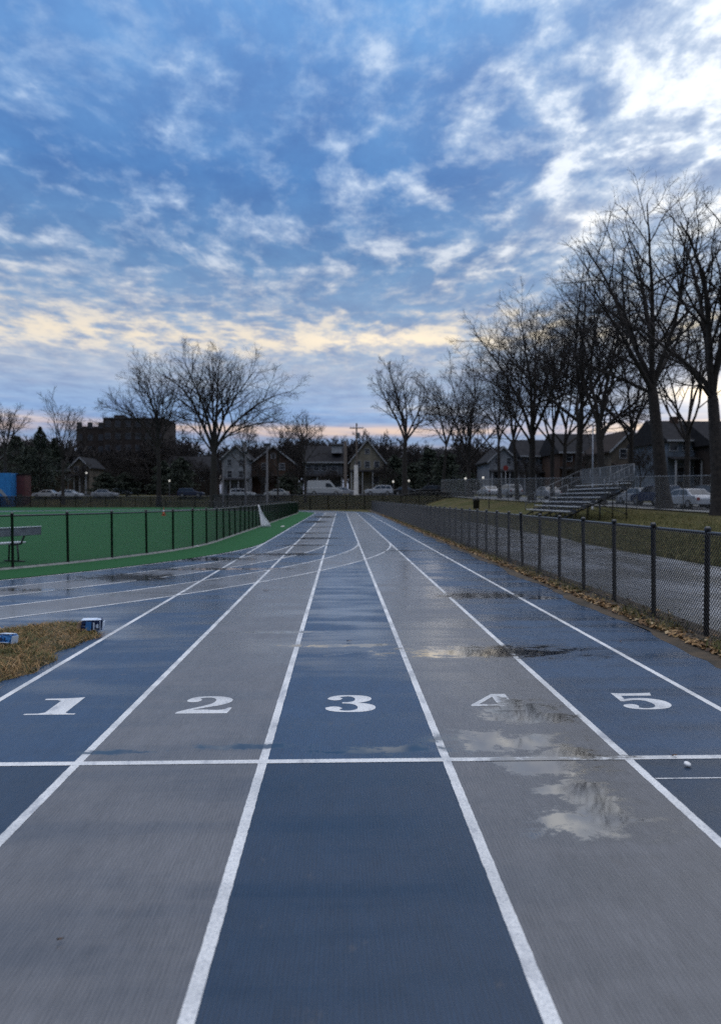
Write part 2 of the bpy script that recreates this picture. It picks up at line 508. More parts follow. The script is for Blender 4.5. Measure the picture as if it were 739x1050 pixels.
def strip(name, path, wd, z, m):
    """flat painted line along a path"""
    V, Fc = [], []
    P_ = [Vector((a, b, 0)) for a, b in path]
    rg_ = random.Random(len(path) + int(path[0][0] * 100))
    near = []
    for i, p in enumerate(P_):
        near.append(p)
        if i < len(P_) - 1 and abs((P_[i + 1] - p).x) < 1e-6 and p.y < 15:
            k_ = int((min(P_[i + 1].y, 14) - max(p.y, 2.2)) / .03)
            near += [Vector((p.x, max(p.y, 2.2) + .03 * (q + 1), 0)) for q in range(k_)]
    P_ = near
    for i, p in enumerate(P_):
        d = (P_[min(i + 1, len(P_) - 1)] - P_[max(i - 1, 0)]).normalized()
        n = Vector((-d.y, d.x, 0)) * wd / 2
        j0, j1 = (1 + rg_.gauss(0, .035), 1 + rg_.gauss(0, .035)) if p.y < 15 else (1, 1)
        V += [(p.x - n.x * j0, p.y - n.y * j0, z), (p.x + n.x * j1, p.y + n.y * j1, z)]
        if i: Fc.append((2 * i - 2, 2 * i, 2 * i + 1, 2 * i - 1)[::-1])
    me = bpy.data.meshes.new(name); me.from_pydata(V, [], Fc)
    bm = bmesh.new(); bm.from_mesh(me)
    for f in bm.faces:
        f.normal_update()
        if f.normal.z < 0: f.normal_flip()
    bm.to_mesh(me); bm.free()
    return tag(link_mesh(name, me, m), kind='structure')


def arc(cx, cy, r, a0, a1, n=64):
    return [(cx + r * math.cos(R(a0 + (a1 - a0) * i / n)), cy + r * math.sin(R(a0 + (a1 - a0) * i / n))) for i in range(n + 1)]


# terrain
xs = np.concatenate([np.arange(-700, -120, 58), np.arange(-120, -14, 4), np.arange(-14, 46, 1.0), np.arange(46, 120, 6), np.arange(120, 701, 58)])
ys = np.concatenate([np.arange(-200, -20, 30), np.arange(-20, 150, 2.0), np.arange(150, 300, 10), np.arange(300, 1000, 70)])
gx, gy = np.meshgrid(xs, ys)
gz = tz(gx, gy) - .04
V = np.stack([gx, gy, gz], -1).reshape(-1, 3)
nx, ny = len(xs), len(ys)
ii = np.arange(nx * ny).reshape(ny, nx)
Q = np.stack([ii[:-1, :-1], ii[:-1, 1:], ii[1:, 1:], ii[1:, :-1]], -1).reshape(-1, 4)
m, nt, b = new_mat('winter_grass_ground')
pos = nt.node('ShaderNodeNewGeometry').outputs['Position']
n1 = nt.noise(pos, .35, 6, .65); n2 = nt.noise(pos, 9, 5, .7)
c = nt.mix(nt.step(n1, .38, .62), (.075, .078, .026, 1), (.125, .105, .048, 1))
c = nt.mix(nt.step(n2, .45, .7), c, (.045, .042, .022, 1))
nt.put(b.inputs['Base Color'], c); b.inputs['Roughness'].default_value = .95; b.inputs['Specular IOR Level'].default_value = .1
bn = nt.node('ShaderNodeBump'); bn.inputs['Strength'].default_value = .9; bn.inputs['Distance'].default_value = .12
nt.put(bn.inputs['Height'], n2); nt.put(b.inputs['Normal'], bn.outputs[0])
M_ground = m
tag(link_mesh('ground', np_mesh('ground', V, Q, True), M_ground), kind='structure')

# rubber track: one sheet; turf, verge and grass lie on it
pts = [(3.55, -6), (3.55, CY2)] + arc(CX, CY2, 24.85, 0, 180, 80)[1:] + [(-46.15, -6)]
ngon('running_track', pts, 0.0, M_track)

# turf field inside the oval
m, nt, b = new_mat('artificial_turf')
pos = nt.node('ShaderNodeNewGeometry').outputs['Position']
n1 = nt.noise(pos, .5, 4); n2 = nt.noise(pos, 60, 3, .7)
px_ = nt.sep(pos)
c = nt.mix(n1, (.016, .090, .028, 1), (.025, .118, .038, 1))
c = nt.mix(nt.m('MULTIPLY', n2, .6), c, (.010, .045, .018, 1))
nt.put(b.inputs['Base Color'], c); b.inputs['Roughness'].default_value = .85; b.inputs['Specular IOR Level'].default_value = .12
bn = nt.node('ShaderNodeBump'); bn.inputs['Strength'].default_value = .6; bn.inputs['Distance'].default_value = .03
nt.put(bn.inputs['Height'], n2); nt.put(b.inputs['Normal'], bn.outputs[0])
M_turf = m
ri = 18.66
ngon('turf_field', arc(CX, CY1, ri, -180, 0, 80) + arc(CX, CY2, ri, 0, 180, 80), .012, M_turf)
# far turf beyond the bend, up to the field's end fence
ngon('far_turf', [(-14, 97.6), (-10, 119)] + [(-130, 119), (-130, 60), (-46.6, 60), (-46.3, 72)] + arc(CX, CY2, 25.1, 180, 110, 30)[1:], .006, M_turf)

# painted lane lines
LW = .05
for i, x0 in enumerate(LX):
    strip('lane_line', [(x0, -5), (x0, 24.5), (x0, CY2)] + arc(CX, CY2, x0 - CX, 0, 150, 60)[1:], LW, .0015, M_line)
for i, x0 in enumerate(LX[:5]):
    strip('lane_line', arc(CX, CY1, x0 - CX, -1.0 if i else -2, -120, 90), LW, .0030, M_line)
strip('start_line', [(-2.6, 4.075), (2.785, 4.075)], 0.056, .0022, M_line)
strip('start_line', [(1.72, 3.765), (2.72, 3.765)], .011, .0022, M_line)

# numerals
GL = {
 '1': [[(0, 0), (1, 0), (1, .05), (.86, .055), (.78, .10), (.78, 1.0), (.62, .965), (.40, .93), (0, .92), (0, .84), (.27, .84), (.37, .78), (.37, .12), (.28, .065), (0, .05)]],
 '2': [[(.04, .74), (.10, .90), (.28, .99), (.52, 1.0), (.78, .95), (.93, .82), (.93, .64), (.79, .47), (.55, .35), (.36, .25), (.28, .20), (.50, .21), (.70, .18), (.86, .20), (.92, .31), (.99, .31), (.95, 0), (0, 0), (.02, .10), (.2, .25), (.42, .40), (.56, .53), (.62, .68), (.60, .82), (.50, .91), (.38, .91), (.28, .86), (.34, .78), (.30, .67), (.18, .63), (.08, .66)]],
 '3': [[(.05, .76), (.10, .90), (.28, .99), (.52, 1.0), (.78, .96), (.92, .84), (.90, .67), (.76, .56), (.64, .525), (.82, .48), (.97, .35), (.96, .16), (.80, .03), (.50, 0), (.22, .02), (.04, .12), (.02, .25), (.14, .33), (.28, .31), (.34, .21), (.28, .13), (.36, .08), (.50, .08), (.61, .15), (.64, .28), (.59, .41), (.48, .48), (.34, .49), (.34, .56), (.48, .57), (.57, .63), (.60, .76), (.56, .87), (.48, .92), (.37, .91), (.29, .87), (.35, .79), (.30, .70), (.17, .67)]],
 '4': [[(.54, 1.0), (.82, 1.0), (.82, .37), (1.0, .37), (1.0, .27), (.82, .27), (.82, .06), (.95, .05), (.95, 0), (.38, 0), (.38, .05), (.52, .06), (.52, .27), (0, .27), (0, .34)], [(.52, .37), (.52, .82), (.16, .37)]],
 '5': [[(.12, 1.0), (.30, .965), (.60, .965), (.92, 1.0), (.86, .82), (.25, .82), (.23, .62), (.40, .67), (.70, .66), (.93, .54), (1.0, .34), (.92, .14), (.72, .03), (.42, 0), (.14, .04), (.02, .15), (.04, .27), (.16, .33), (.29, .30), (.33, .20), (.27, .12), (.36, .07), (.50, .08), (.63, .17), (.66, .33), (.61, .49), (.48, .56), (.30, .54), (.17, .47), (.10, .49)]]}
WORDS = {'1': 'blue lane beside the dry grass', '2': 'grey lane left of the middle lane', '3': 'blue middle lane', '4': 'grey lane, half under a puddle', '5': 'blue lane nearest the black fence'}


def chaikin(p, keep):
    o = []
    n = len(p)
    for i in range(n):
        a, b2, c2 = Vector(p[i - 1]), Vector(p[i]), Vector(p[(i + 1) % n])
        ang = (b2 - a).angle(c2 - b2, 0)
        if keep or ang > 1.05:
            o.append(tuple(b2))
        else:
            o.append(tuple(b2 + (a - b2) * .25)); o.append(tuple(b2 + (c2 - b2) * .25))
    return o


for ch, x0 in zip('12345', [-2.065, -.985, .075, 1.16, 2.27]):
    cu = bpy.data.curves.new('glyph', 'CURVE'); cu.dimensions = '2D'; cu.fill_mode = 'BOTH'
    for poly in GL[ch]:
        if ch in '235': poly = chaikin(chaikin(poly, False), False)
        s = cu.splines.new('POLY'); s.points.add(len(poly) - 1); s.use_cyclic_u = True
        for q, (a, b2) in zip(s.points, poly):
            q.co = ((a - .5) * (.36 if ch == '1' else .39), (b2 - .5) * .435, 0, 1)
    tmp = bpy.data.objects.new('glyph', cu); COL.objects.link(tmp)
    dg = bpy.context.evaluated_depsgraph_get()
    me = bpy.data.meshes.new_from_object(tmp.evaluated_get(dg)); me.name = 'lane_number'
    bpy.data.objects.remove(tmp)
    me.materials.clear()
    o = link_mesh('lane_number', me, M_line, loc=(x0, 5.225, .0015))
    tag(o, 'white number %s painted on the %s' % (ch, WORDS[ch]), 'lane number', kind='structure')

# wet asphalt path beyond the right-hand fence
m, nt, b = new_mat('wet_asphalt')
pos = nt.node('ShaderNodeNewGeometry').outputs['Position']
n1 = nt.noise(nt.vm('MULTIPLY', pos, (1, .5, 1)), .8, 5, .6); n2 = nt.noise(pos, 120, 3, .7)
c = nt.mix(n2, (.13, .145, .17, 1), (.25, .27, .31, 1))
c = nt.mix(nt.m('MULTIPLY', nt.step(n1, .45, .65), .4), c, (.035, .036, .042, 1))
nt.put(b.inputs['Base Color'], c)
nt.put(b.inputs['Roughness'], nt.m('SUBTRACT', .34, nt.m('MULTIPLY', nt.step(n1, .36, .56), .29)))
bn = nt.node('ShaderNodeBump'); bn.inputs['Strength'].default_value = .35; bn.inputs['Distance'].default_value = .01
nt.put(bn.inputs['Height'], n2); nt.put(b.inputs['Normal'], bn.outputs[0])
M_asph = m
rg = random.Random(3)
L_, R_ = [], []
for i in range(50):
    yy = -6 + i * 2.0
    L_.append((4.30, yy)); R_.append((8.55 + .35 * math.sin(yy * .23) + rg.uniform(-.12, .12), yy))
ngon('asphalt_path', L_ + R_[::-1], .004, M_asph)

# bare earth verge under the right-hand fence
m = mat('bare_earth', (.085, .060, .036), (.038, .030, .020), .9, 3, bump=.9, bscale=30)
M_earth = m
V, Q = [], []
ysv = np.arange(-6, 94, .25)
rg = random.Random(5)
for i, yy in enumerate(ysv):
    e = 3.49 + .07 * math.sin(yy * 1.7) + rg.uniform(-.035, .035)
    V += [(e, yy, .001), (3.9, yy, .035 + rg.uniform(-.012, .012)), (4.33, yy, .008)]
    if i:
        k = 3 * i
        Q += [(k - 3, k - 2, k + 1, k), (k - 2, k - 1, k + 2, k + 1)]
o = link_mesh('verge', np_mesh('verge', V, Q, True), M_earth); tag(o, kind='structure')


def leaf_mesh(name, n, fn, m, smin, smax, seed, label=None):
    """fallen leaves: little folded diamonds; fn(rng)->(x,y,z)"""
    g = random.Random(seed)
    V, Q = [], []
    for i in range(n):
        x_, y_, z_ = fn(g)
        s = g.uniform(smin, smax)
        M_ = Matrix.Rotation(g.uniform(0, 6.3), 3, 'Z') @ Matrix.Rotation(g.gauss(0, .45), 3, 'X') @ Matrix.Rotation(g.gauss(0, .45), 3, 'Y')
        k = len(V)
        for p in ((0, -s, .1 * s), (.55 * s, 0, .35 * s * g.random()), (0, s, .15 * s), (-.55 * s, 0, .35 * s * g.random())):
            q = M_ @ Vector(p)
            V.append((q.x + x_, q.y + y_, q.z + z_ + .25 * s))
        Q.append((k, k + 1, k + 2, k + 3))
    o = link_mesh(name, np_mesh(name, V, Q), m)
    return tag(o, label, None, kind='stuff')


def leaf_mat():
    m, nt, b = new_mat('fallen_leaves')
    g_ = nt.node('ShaderNodeNewGeometry')
    nt.put(b.inputs['Base Color'], nt.ramp(g_.outputs['Random Per Island'], [(0, (.06, .032, .016, 1)), (.3, (.16, .085, .032, 1)), (.6, (.27, .155, .058, 1)), (.85, (.36, .23, .10, 1)), (1, (.45, .34, .20, 1))]))
    b.inputs['Roughness'].default_value = .75
    return m


M_leaf = leaf_mat()


def verge_leaf(g):
    yy = 5 + 60 * g.random() ** 1.7
    x_ = 3.62 + abs(g.gauss(0, .22))
    return (min(x_, 4.3), yy, .02)


leaf_mesh('leaves', 9000, verge_leaf, M_leaf, .018, .045, 11, 'brown fallen leaves gathered along the black fence')


def blades(name, n, fn, m, hmin, hmax, wd, seed, lean=.6):
    g = np.random.default_rng(seed)
    P_ = np.array(fn(g, n))
    n = len(P_)
    a = g.uniform(0, 2 * np.pi, n); h_ = g.uniform(hmin, hmax, n); l = g.uniform(.1, lean * 2, n) * h_
    b_ = g.uniform(0, 2 * np.pi, n)
    wx, wy = np.cos(b_) * wd, np.sin(b_) * wd
    V = np.zeros((n, 5, 3))
    V[:, 0] = P_ + np.stack([-wx, -wy, 0 * wx], -1); V[:, 1] = P_ + np.stack([wx, wy, 0 * wx], -1)
    mid = P_ + np.stack([np.cos(a) * l * .35, np.sin(a) * l * .35, h_ * .65], -1)
    V[:, 2] = mid + np.stack([wx, wy, 0 * wx], -1) * .7; V[:, 3] = mid - np.stack([wx, wy, 0 * wx], -1) * .7
    V[:, 4] = P_ + np.stack([np.cos(a) * l, np.sin(a) * l, h_], -1)
    k = np.arange(n)[:, None] * 5
    T = np.concatenate([k + [0, 1, 2], k + [0, 2, 3], k + [3, 2, 4]], 0)
    o = link_mesh(name, np_mesh(name, V.reshape(-1, 3), T), m)
    return tag(o, kind='stuff')


def blade_mat(name, stops):
    m, nt, b = new_mat(name)
    g_ = nt.node('ShaderNodeNewGeometry')
    f = nt.m('ADD', nt.m('MULTIPLY', g_.outputs['Random Per Island'], .6), nt.m('MULTIPLY', nt.step(nt.noise(g_.outputs['Position'], 4.5, 4), .35, .65), .4))
    nt.put(b.inputs['Base Color'], nt.ramp(f, stops))
    b.inputs['Roughness'].default_value = .8
    return m


M_dry = blade_mat('dry_grass_blades', [(0, (.04, .055, .014, 1)), (.3, (.09, .095, .022, 1)), (.55, (.22, .13, .045, 1)), (.8, (.36, .21, .085, 1)), (1, (.50, .36, .20, 1))])
M_bank = blade_mat('bank_grass_blades', [(0, (.045, .055, .014, 1)), (.4, (.095, .10, .025, 1)), (.7, (.17, .14, .042, 1)), (1, (.27, .21, .09, 1))])

# dry grass island left of lane one: a low mound with blades
def in_island(X_, Y_):
    r_ = np.hypot(X_ - CX, Y_ - CY1)
    wob = .06 * np.sin(Y_ * 5.1) + .04 * np.sin(Y_ * 11.3 + 1)
    wob2 = .10 * np.sin(X_ * 3.1) + .05 * np.sin(X_ * 9.0)
    return np.minimum((-2.73 + wob) - X_, r_ - 23.75 - wob2 - 1.0 * ss(-3.4, -2.7, X_))


gx2, gy2 = np.meshgrid(np.arange(-9.0, -2.6, .07), np.arange(-2, 8.9, .07))
dd = in_island(gx2, gy2)
gz2 = .035 * ss(0, .25, dd) + .012 * np.sin(gx2 * 7 + gy2 * 3) * ss(0, .2, dd) - .012 * (dd <= .0)
nx2, ny2 = gx2.shape[1], gx2.shape[0]
ii = np.arange(nx2 * ny2).reshape(ny2, nx2)
Q = np.stack([ii[:-1, :-1], ii[:-1, 1:], ii[1:, 1:], ii[1:, :-1]], -1).reshape(-1, 4)
keep = (dd.reshape(-1)[Q] > -.02).any(1)
M_soil = mat('thatch_soil', (.10, .070, .035), (.040, .042, .016), .95, 5, bump=.9, bscale=50)
o = link_mesh('grass_island_soil', np_mesh('grass_island_soil', np.stack([gx2, gy2, gz2], -1).reshape(-1, 3), Q[keep], True), M_soil); tag(o, kind='structure')


def isl(g, n):
    X_ = g.uniform(-8.5, -2.6, n * 3); Y_ = g.uniform(3.6, 8.9, n * 3)
    d_ = in_island(X_, Y_)
    k = d_ > 0.0
    X_, Y_, d_ = X_[k][:n], Y_[k][:n], d_[k][:n]
    return np.stack([X_, Y_, .03 * ss(0, .25, d_)], -1)


blades('dry_grass', 52000, isl, M_dry, .012, .058, .0035, 2, 2.2)


def vgb(g, n):
    Y_ = 5.5 + 50 * g.random(n) ** 1.6
    X_ = 3.66 + np.abs(g.normal(0, .28, n)); k = (X_ < 4.5) & (np.sin(Y_ * 2.3) + np.sin(Y_ * 5.7) + g.normal(0, .6, n) > .2)
    return np.stack([X_[k], Y_[k], np.full(k.sum(), .015)], -1)


blades('verge_grass', 9000, vgb, M_bank, .04, .15, .004, 4, .6)


def bankb(g, n):
    X_ = 8.5 + 12 * g.random(n) ** 1.5; Y_ = 12 + 40 * g.random(n) ** 1.3
    return np.stack([X_, Y_, tz(X_, Y_) - .03], -1)


blades('bank_grass', 60000, bankb, M_bank, .06, .16, .009, 6, .7)

# upper pavement strip, street on the right and street across the end
M_pave = mat('concrete_pavement', (.30, .29, .28), (.20, .20, .20), .8, 2, bump=.3)
V, Q = [], []
for i, yy in enumerate(np.arange(30, 100, 2.0)):
    xf = float(fence_x(yy))
    for dx in (.25, 1.5): V.append((xf + dx, yy, tzf(xf + dx, yy) + .06))
    for dx in (2.6, 10.5): V.append((xf + dx, yy, tzf(xf + dx, yy) + .02))
    if i:
        k = 4 * i
        Q.append((k - 4, k - 3, k + 1, k))
me1 = np_mesh('pavement', V, Q); tag(link_mesh('pavement', me1, M_pave), kind='structure')
Q2 = [(q[0] + 2, q[1] + 2, q[2] + 2, q[3] + 2) for q in Q]
M_road = mat('street_asphalt', (.055, .056, .060), (.035, .036, .040), .5, 3, bump=.3)
tag(link_mesh('side_street', np_mesh('side_street', V, Q2), M_road), kind='structure')
V, Q = [], []
for i, xx in enumerate(np.arange(-140, 60, 4.0)):
    yc = 118 + 14 * float(1 - ss(-14, -4, xx))
    V += [(xx, yc - 4.5, tzf(xx, yc - 4.5) + .02), (xx, yc + 4.5, tzf(xx, yc + 4.5) + .02)]
    if i: Q.append((2 * i - 2, 2 * i, 2 * i + 1, 2 * i - 1))
tag(link_mesh('street', np_mesh('street', V, Q), M_road), kind='structure')
# ================================================================== fences
M_blackmetal = mat('black_vinyl_metal', (.012, .012, .014), (.020, .020, .022), .28, 12, spec=.6)
M_wire = mat('black_wire', (.010, .010, .012), None, .45)
M_galv = mat('galvanised_steel', (.30, .31, .33), (.20, .21, .23), .45, 9, metal=.6)
M_galvw = mat('galvanised_wire', (.20, .21, .22), None, .5, metal=.4)


def bars(segs, r, sides=3):
    """thin straight wires: segs (n,2,3) -> arrays"""
    S = np.asarray(segs, float)
    d = S[:, 1] - S[:, 0]; d /= np.linalg.norm(d, axis=1, keepdims=True)
    a = np.cross(d, np.array([.31, .87, .22])); a /= np.linalg.norm(a, axis=1, keepdims=True)
    b_ = np.cross(d, a)
    n = len(S)
    V = np.zeros((n, 2, sides, 3))
    for k in range(sides):
        t = 2 * np.pi * k / sides
        off = (a * np.cos(t) + b_ * np.sin(t)) * r
        V[:, 0, k] = S[:, 0] + off; V[:, 1, k] = S[:, 1] + off
    base = np.arange(n)[:, None] * 2 * sides
    Q = np.concatenate([base + [k, (k + 1) % sides, sides + (k + 1) % sides, sides + k] for k in range(sides)], 0)
    return V.reshape(-1, 3), Q


def chain_link(posts, hgt, pitch, wire, label, group=None, post_r=.03, rail_r=.021, mpost=None, mwire=None, z0=.02, weave=True, base_curb=None, mid_rail=False, jitter=0.0, seed=1):
    """posts: list of (x,y,z). One fence > post, top_rail, wire_mesh"""
    mpost = mpost or M_blackmetal; mwire = mwire or M_wire
    p0 = posts[0]
    t = thing('chain_link_fence', label, 'fence', p0, 0, group)
    p0 = Vector(p0)
    g = random.Random(seed)
    pm = MB().lathe([(post_r, -.3), (post_r, hgt), (post_r * 1.25, hgt + .005), (post_r * 1.25, hgt + .03), (post_r * .7, hgt + .05)], 8).mesh('post', True)
    for p in posts:
        link_mesh('post', pm, mpost, t, Vector(p) - p0, (g.gauss(0, jitter), g.gauss(0, jitter), 0))
    top = [Vector(p) - p0 + Vector((0, 0, hgt - rail_r)) for p in posts]
    MB().tube(top, rail_r, 7).build('top_rail', mpost, t, True)
    MB().tube([q + Vector((0, 0, z0 + .03 - hgt + rail_r)) for q in top], .004, 4).build('tension_wire', mpost, t, True)
    if mid_rail:
        MB().tube([q + Vector((0, 0, -hgt * .5)) for q in top], rail_r * .8, 6).build('middle_rail', mpost, t, True)
    segs = []
    h_ = hgt - z0 - rail_r
    for a, b_ in zip(posts[:-1], posts[1:]):
        a = Vector(a) - p0; b_ = Vector(b_) - p0
        L = (b_ - a).length
        if L < .2: continue
        e = (b_ - a) / L
        nrm = Vector((-e.y, e.x, 0)) * (post_r + .002)
        n = int((L + h_) / pitch) + 1
        for k in range(n):
            s0 = k * pitch
            # rising to the right from (s0-h_, bottom) to (s0, top)
            x0, x1 = s0 - h_, s0
            z_a, z_b = 0.0, h_
            if x0 < 0: z_a = -x0; x0 = 0
            if x1 > L: z_b = h_ - (x1 - L); x1 = L
            if x1 - x0 < .01: continue
            off = nrm
            for flip in (0, 1):
                q0 = a + e * ((L - x0) if flip else x0) + off * (1.0 if flip else 1.25) + Vector((0, 0, z0 + z_a))
                q1 = a + e * ((L - x1) if flip else x1) + off * (1.0 if flip else 1.25) + Vector((0, 0, z0 + z_b))
                segs.append((q0, q1))
    V, Q = bars(segs, wire)
    link_mesh('wire_mesh', np_mesh('wire_mesh', V, Q), mwire, t)
    if base_curb:
        MB().tube([q + Vector((0, 0, .0 - hgt + rail_r)) for q in top], .045, 6).build('base_rail', base_curb, t)
    return t


rp = [(3.97, 7.50 + 1.28 * k, 0) for k in range(-1, 65)]
chain_link(rp, 1.18, .050, .0036, 'low black chain link fence along the right edge of the track', jitter=.013, seed=2)
# left fence along the inside of the bend and the home straight
rf = 16.95
lp = [(CX + rf * math.cos(R(a)), CY1 + rf * math.sin(R(a)), .012) for a in np.arange(-32.8 - 4.75 * 5, -1, 4.75)]
lp += [(CX + rf, yy, .012) for yy in np.arange(CY1 + .35, 70, 1.45)]
lp += [(CX + rf * math.cos(R(a)), CY2 + rf * math.sin(R(a)), .012) for a in np.arange(3, 100, 7)]
M_pale = mat('pale_edging', (.30, .30, .28), (.2, .2, .19), .7, 5)
chain_link(lp, 1.17, .062, .0026, 'low black chain link fence curving round the green turf field', base_curb=M_pale, jitter=.008, seed=3)
# tall black fence across the far end
ep = [(x_, 92.6 if x_ > -13 else 92.6 + 0 * x_, tzf(x_, 92.6)) for x_ in np.arange(-17.0, 15.0, 2.4)]
ep = [(xx, 92.8 + .9 * max(0, -8 - xx), min(tzf(xx, 92.8), .4)) for xx in np.arange(-18.4, 19.0, 2.4)]
chain_link(ep, 2.0, .09, .024, 'tall black fence closing off the far end of the track', post_r=.05, rail_r=.035, seed=4)
fp = [(xx, 119.5, tzf(xx, 119.5)) for xx in np.arange(-82, -13, 2.5)]
chain_link(fp, 1.9, .10, .022, 'dark fence along the far edge of the green field', post_r=.05, rail_r=.035, seed=5)
sp_ = [(float(fence_x(yy)), yy, tzf(float(fence_x(yy)), yy)) for yy in np.arange(32.0, 99, 2.6)]
chain_link(sp_, 2.35, .085, .0028, 'tall grey chain link fence on top of the grass bank', post_r=.03, rail_r=.022, mpost=M_galv, mwire=M_galvw, seed=6)

# ================================================================== bare trees


def rot_about(v, axis, ang):
    c, s_ = np.cos(ang)[:, None], np.sin(ang)[:, None]
    return v * c + np.cross(axis, v) * s_ + axis * (np.sum(axis * v, 1, keepdims=True)) * (1 - c)


def unit(a):
    return a / np.maximum(np.linalg.norm(a, axis=1, keepdims=True), 1e-9)


def grow(P_, D_, L_, r0, r1, nseg, wig, trop, g):
    n = len(P_)
    pts = np.zeros((n, nseg + 1, 3)); rad = np.zeros((n, nseg + 1))
    p, d = P_.copy(), unit(D_)
    pts[:, 0] = p
    for k in range(nseg):
        d = unit(d + g.normal(0, wig, (n, 3)) + np.array([0, 0, trop]))
        p = p + d * (L_ / nseg)[:, None]
        pts[:, k + 1] = p
    t = np.linspace(0, 1, nseg + 1)[None]
    rad = r0[:, None] * (1 - t) + r1[:, None] * t
    return pts, rad


def spawn(pts, rad, L_, k, t0, t1, a0, a1, lr0, lr1, g, rr=.6):
    n, m_, _ = pts.shape
    N = n * k
    pi = np.repeat(np.arange(n), k)
    t = t0 + (t1 - t0) * ((np.tile(np.arange(k), n) + g.uniform(.1, .9, N)) / k)
    f = t * (m_ - 1); i = np.minimum(f.astype(int), m_ - 2); f = f - i
    A, B = pts[pi, i], pts[pi, i + 1]
    p = A * (1 - f[:, None]) + B * f[:, None]
    tan = unit(B - A)
    ref = np.where(np.abs(tan[:, 2:3]) > .9, np.array([[1., 0, 0]]), np.array([[0, 0, 1.]]))
    ax = unit(np.cross(tan, ref))
    az = np.tile(np.arange(k), n) * 2.4 + g.uniform(0, 6.3, n)[pi] + g.normal(0, .5, N)
    ax = rot_about(ax, tan, az)
    d = rot_about(tan, ax, g.uniform(a0, a1, N))
    Lc = L_[pi] * g.uniform(lr0, lr1, N) * (1.2 - .75 * (t - t0) / max(t1 - t0, .01))
    rp_ = rad[pi, i] * (1 - f) + rad[pi, i + 1] * f
    return p, d, Lc, rp_ * rr


def tubes(pts, rad, sides):
    n, m_, _ = pts.shape
    d = np.empty_like(pts)
    d[:, 1:-1] = pts[:, 2:] - pts[:, :-2]; d[:, 0] = pts[:, 1] - pts[:, 0]; d[:, -1] = pts[:, -1] - pts[:, -2]
    d /= np.maximum(np.linalg.norm(d, axis=2, keepdims=True), 1e-9)
    ref = np.array([.93, .21, .31])
    a = np.cross(d, ref); a /= np.maximum(np.linalg.norm(a, axis=2, keepdims=True), 1e-6)
    b_ = np.cross(d, a)
    th = 2 * np.pi * np.arange(sides) / sides
    V = pts[:, :, None] + rad[:, :, None, None] * (a[:, :, None] * np.cos(th)[None, None, :, None] + b_[:, :, None] * np.sin(th)[None, None, :, None])
    V = V.reshape(-1, 3)
    idx = np.arange(n * m_ * sides).reshape(n, m_, sides)
    nxt = np.roll(idx, -1, axis=2)
    Q = np.stack([idx[:, :-1], nxt[:, :-1], nxt[:, 1:], idx[:, 1:]], -1).reshape(-1, 4)
    return V, Q


def join(parts):
    Vs, Qs, o = [], [], 0
    for V, Q in parts:
        Vs.append(V); Qs.append(Q + o); o += len(V)
    return np.concatenate(Vs), np.concatenate(Qs)


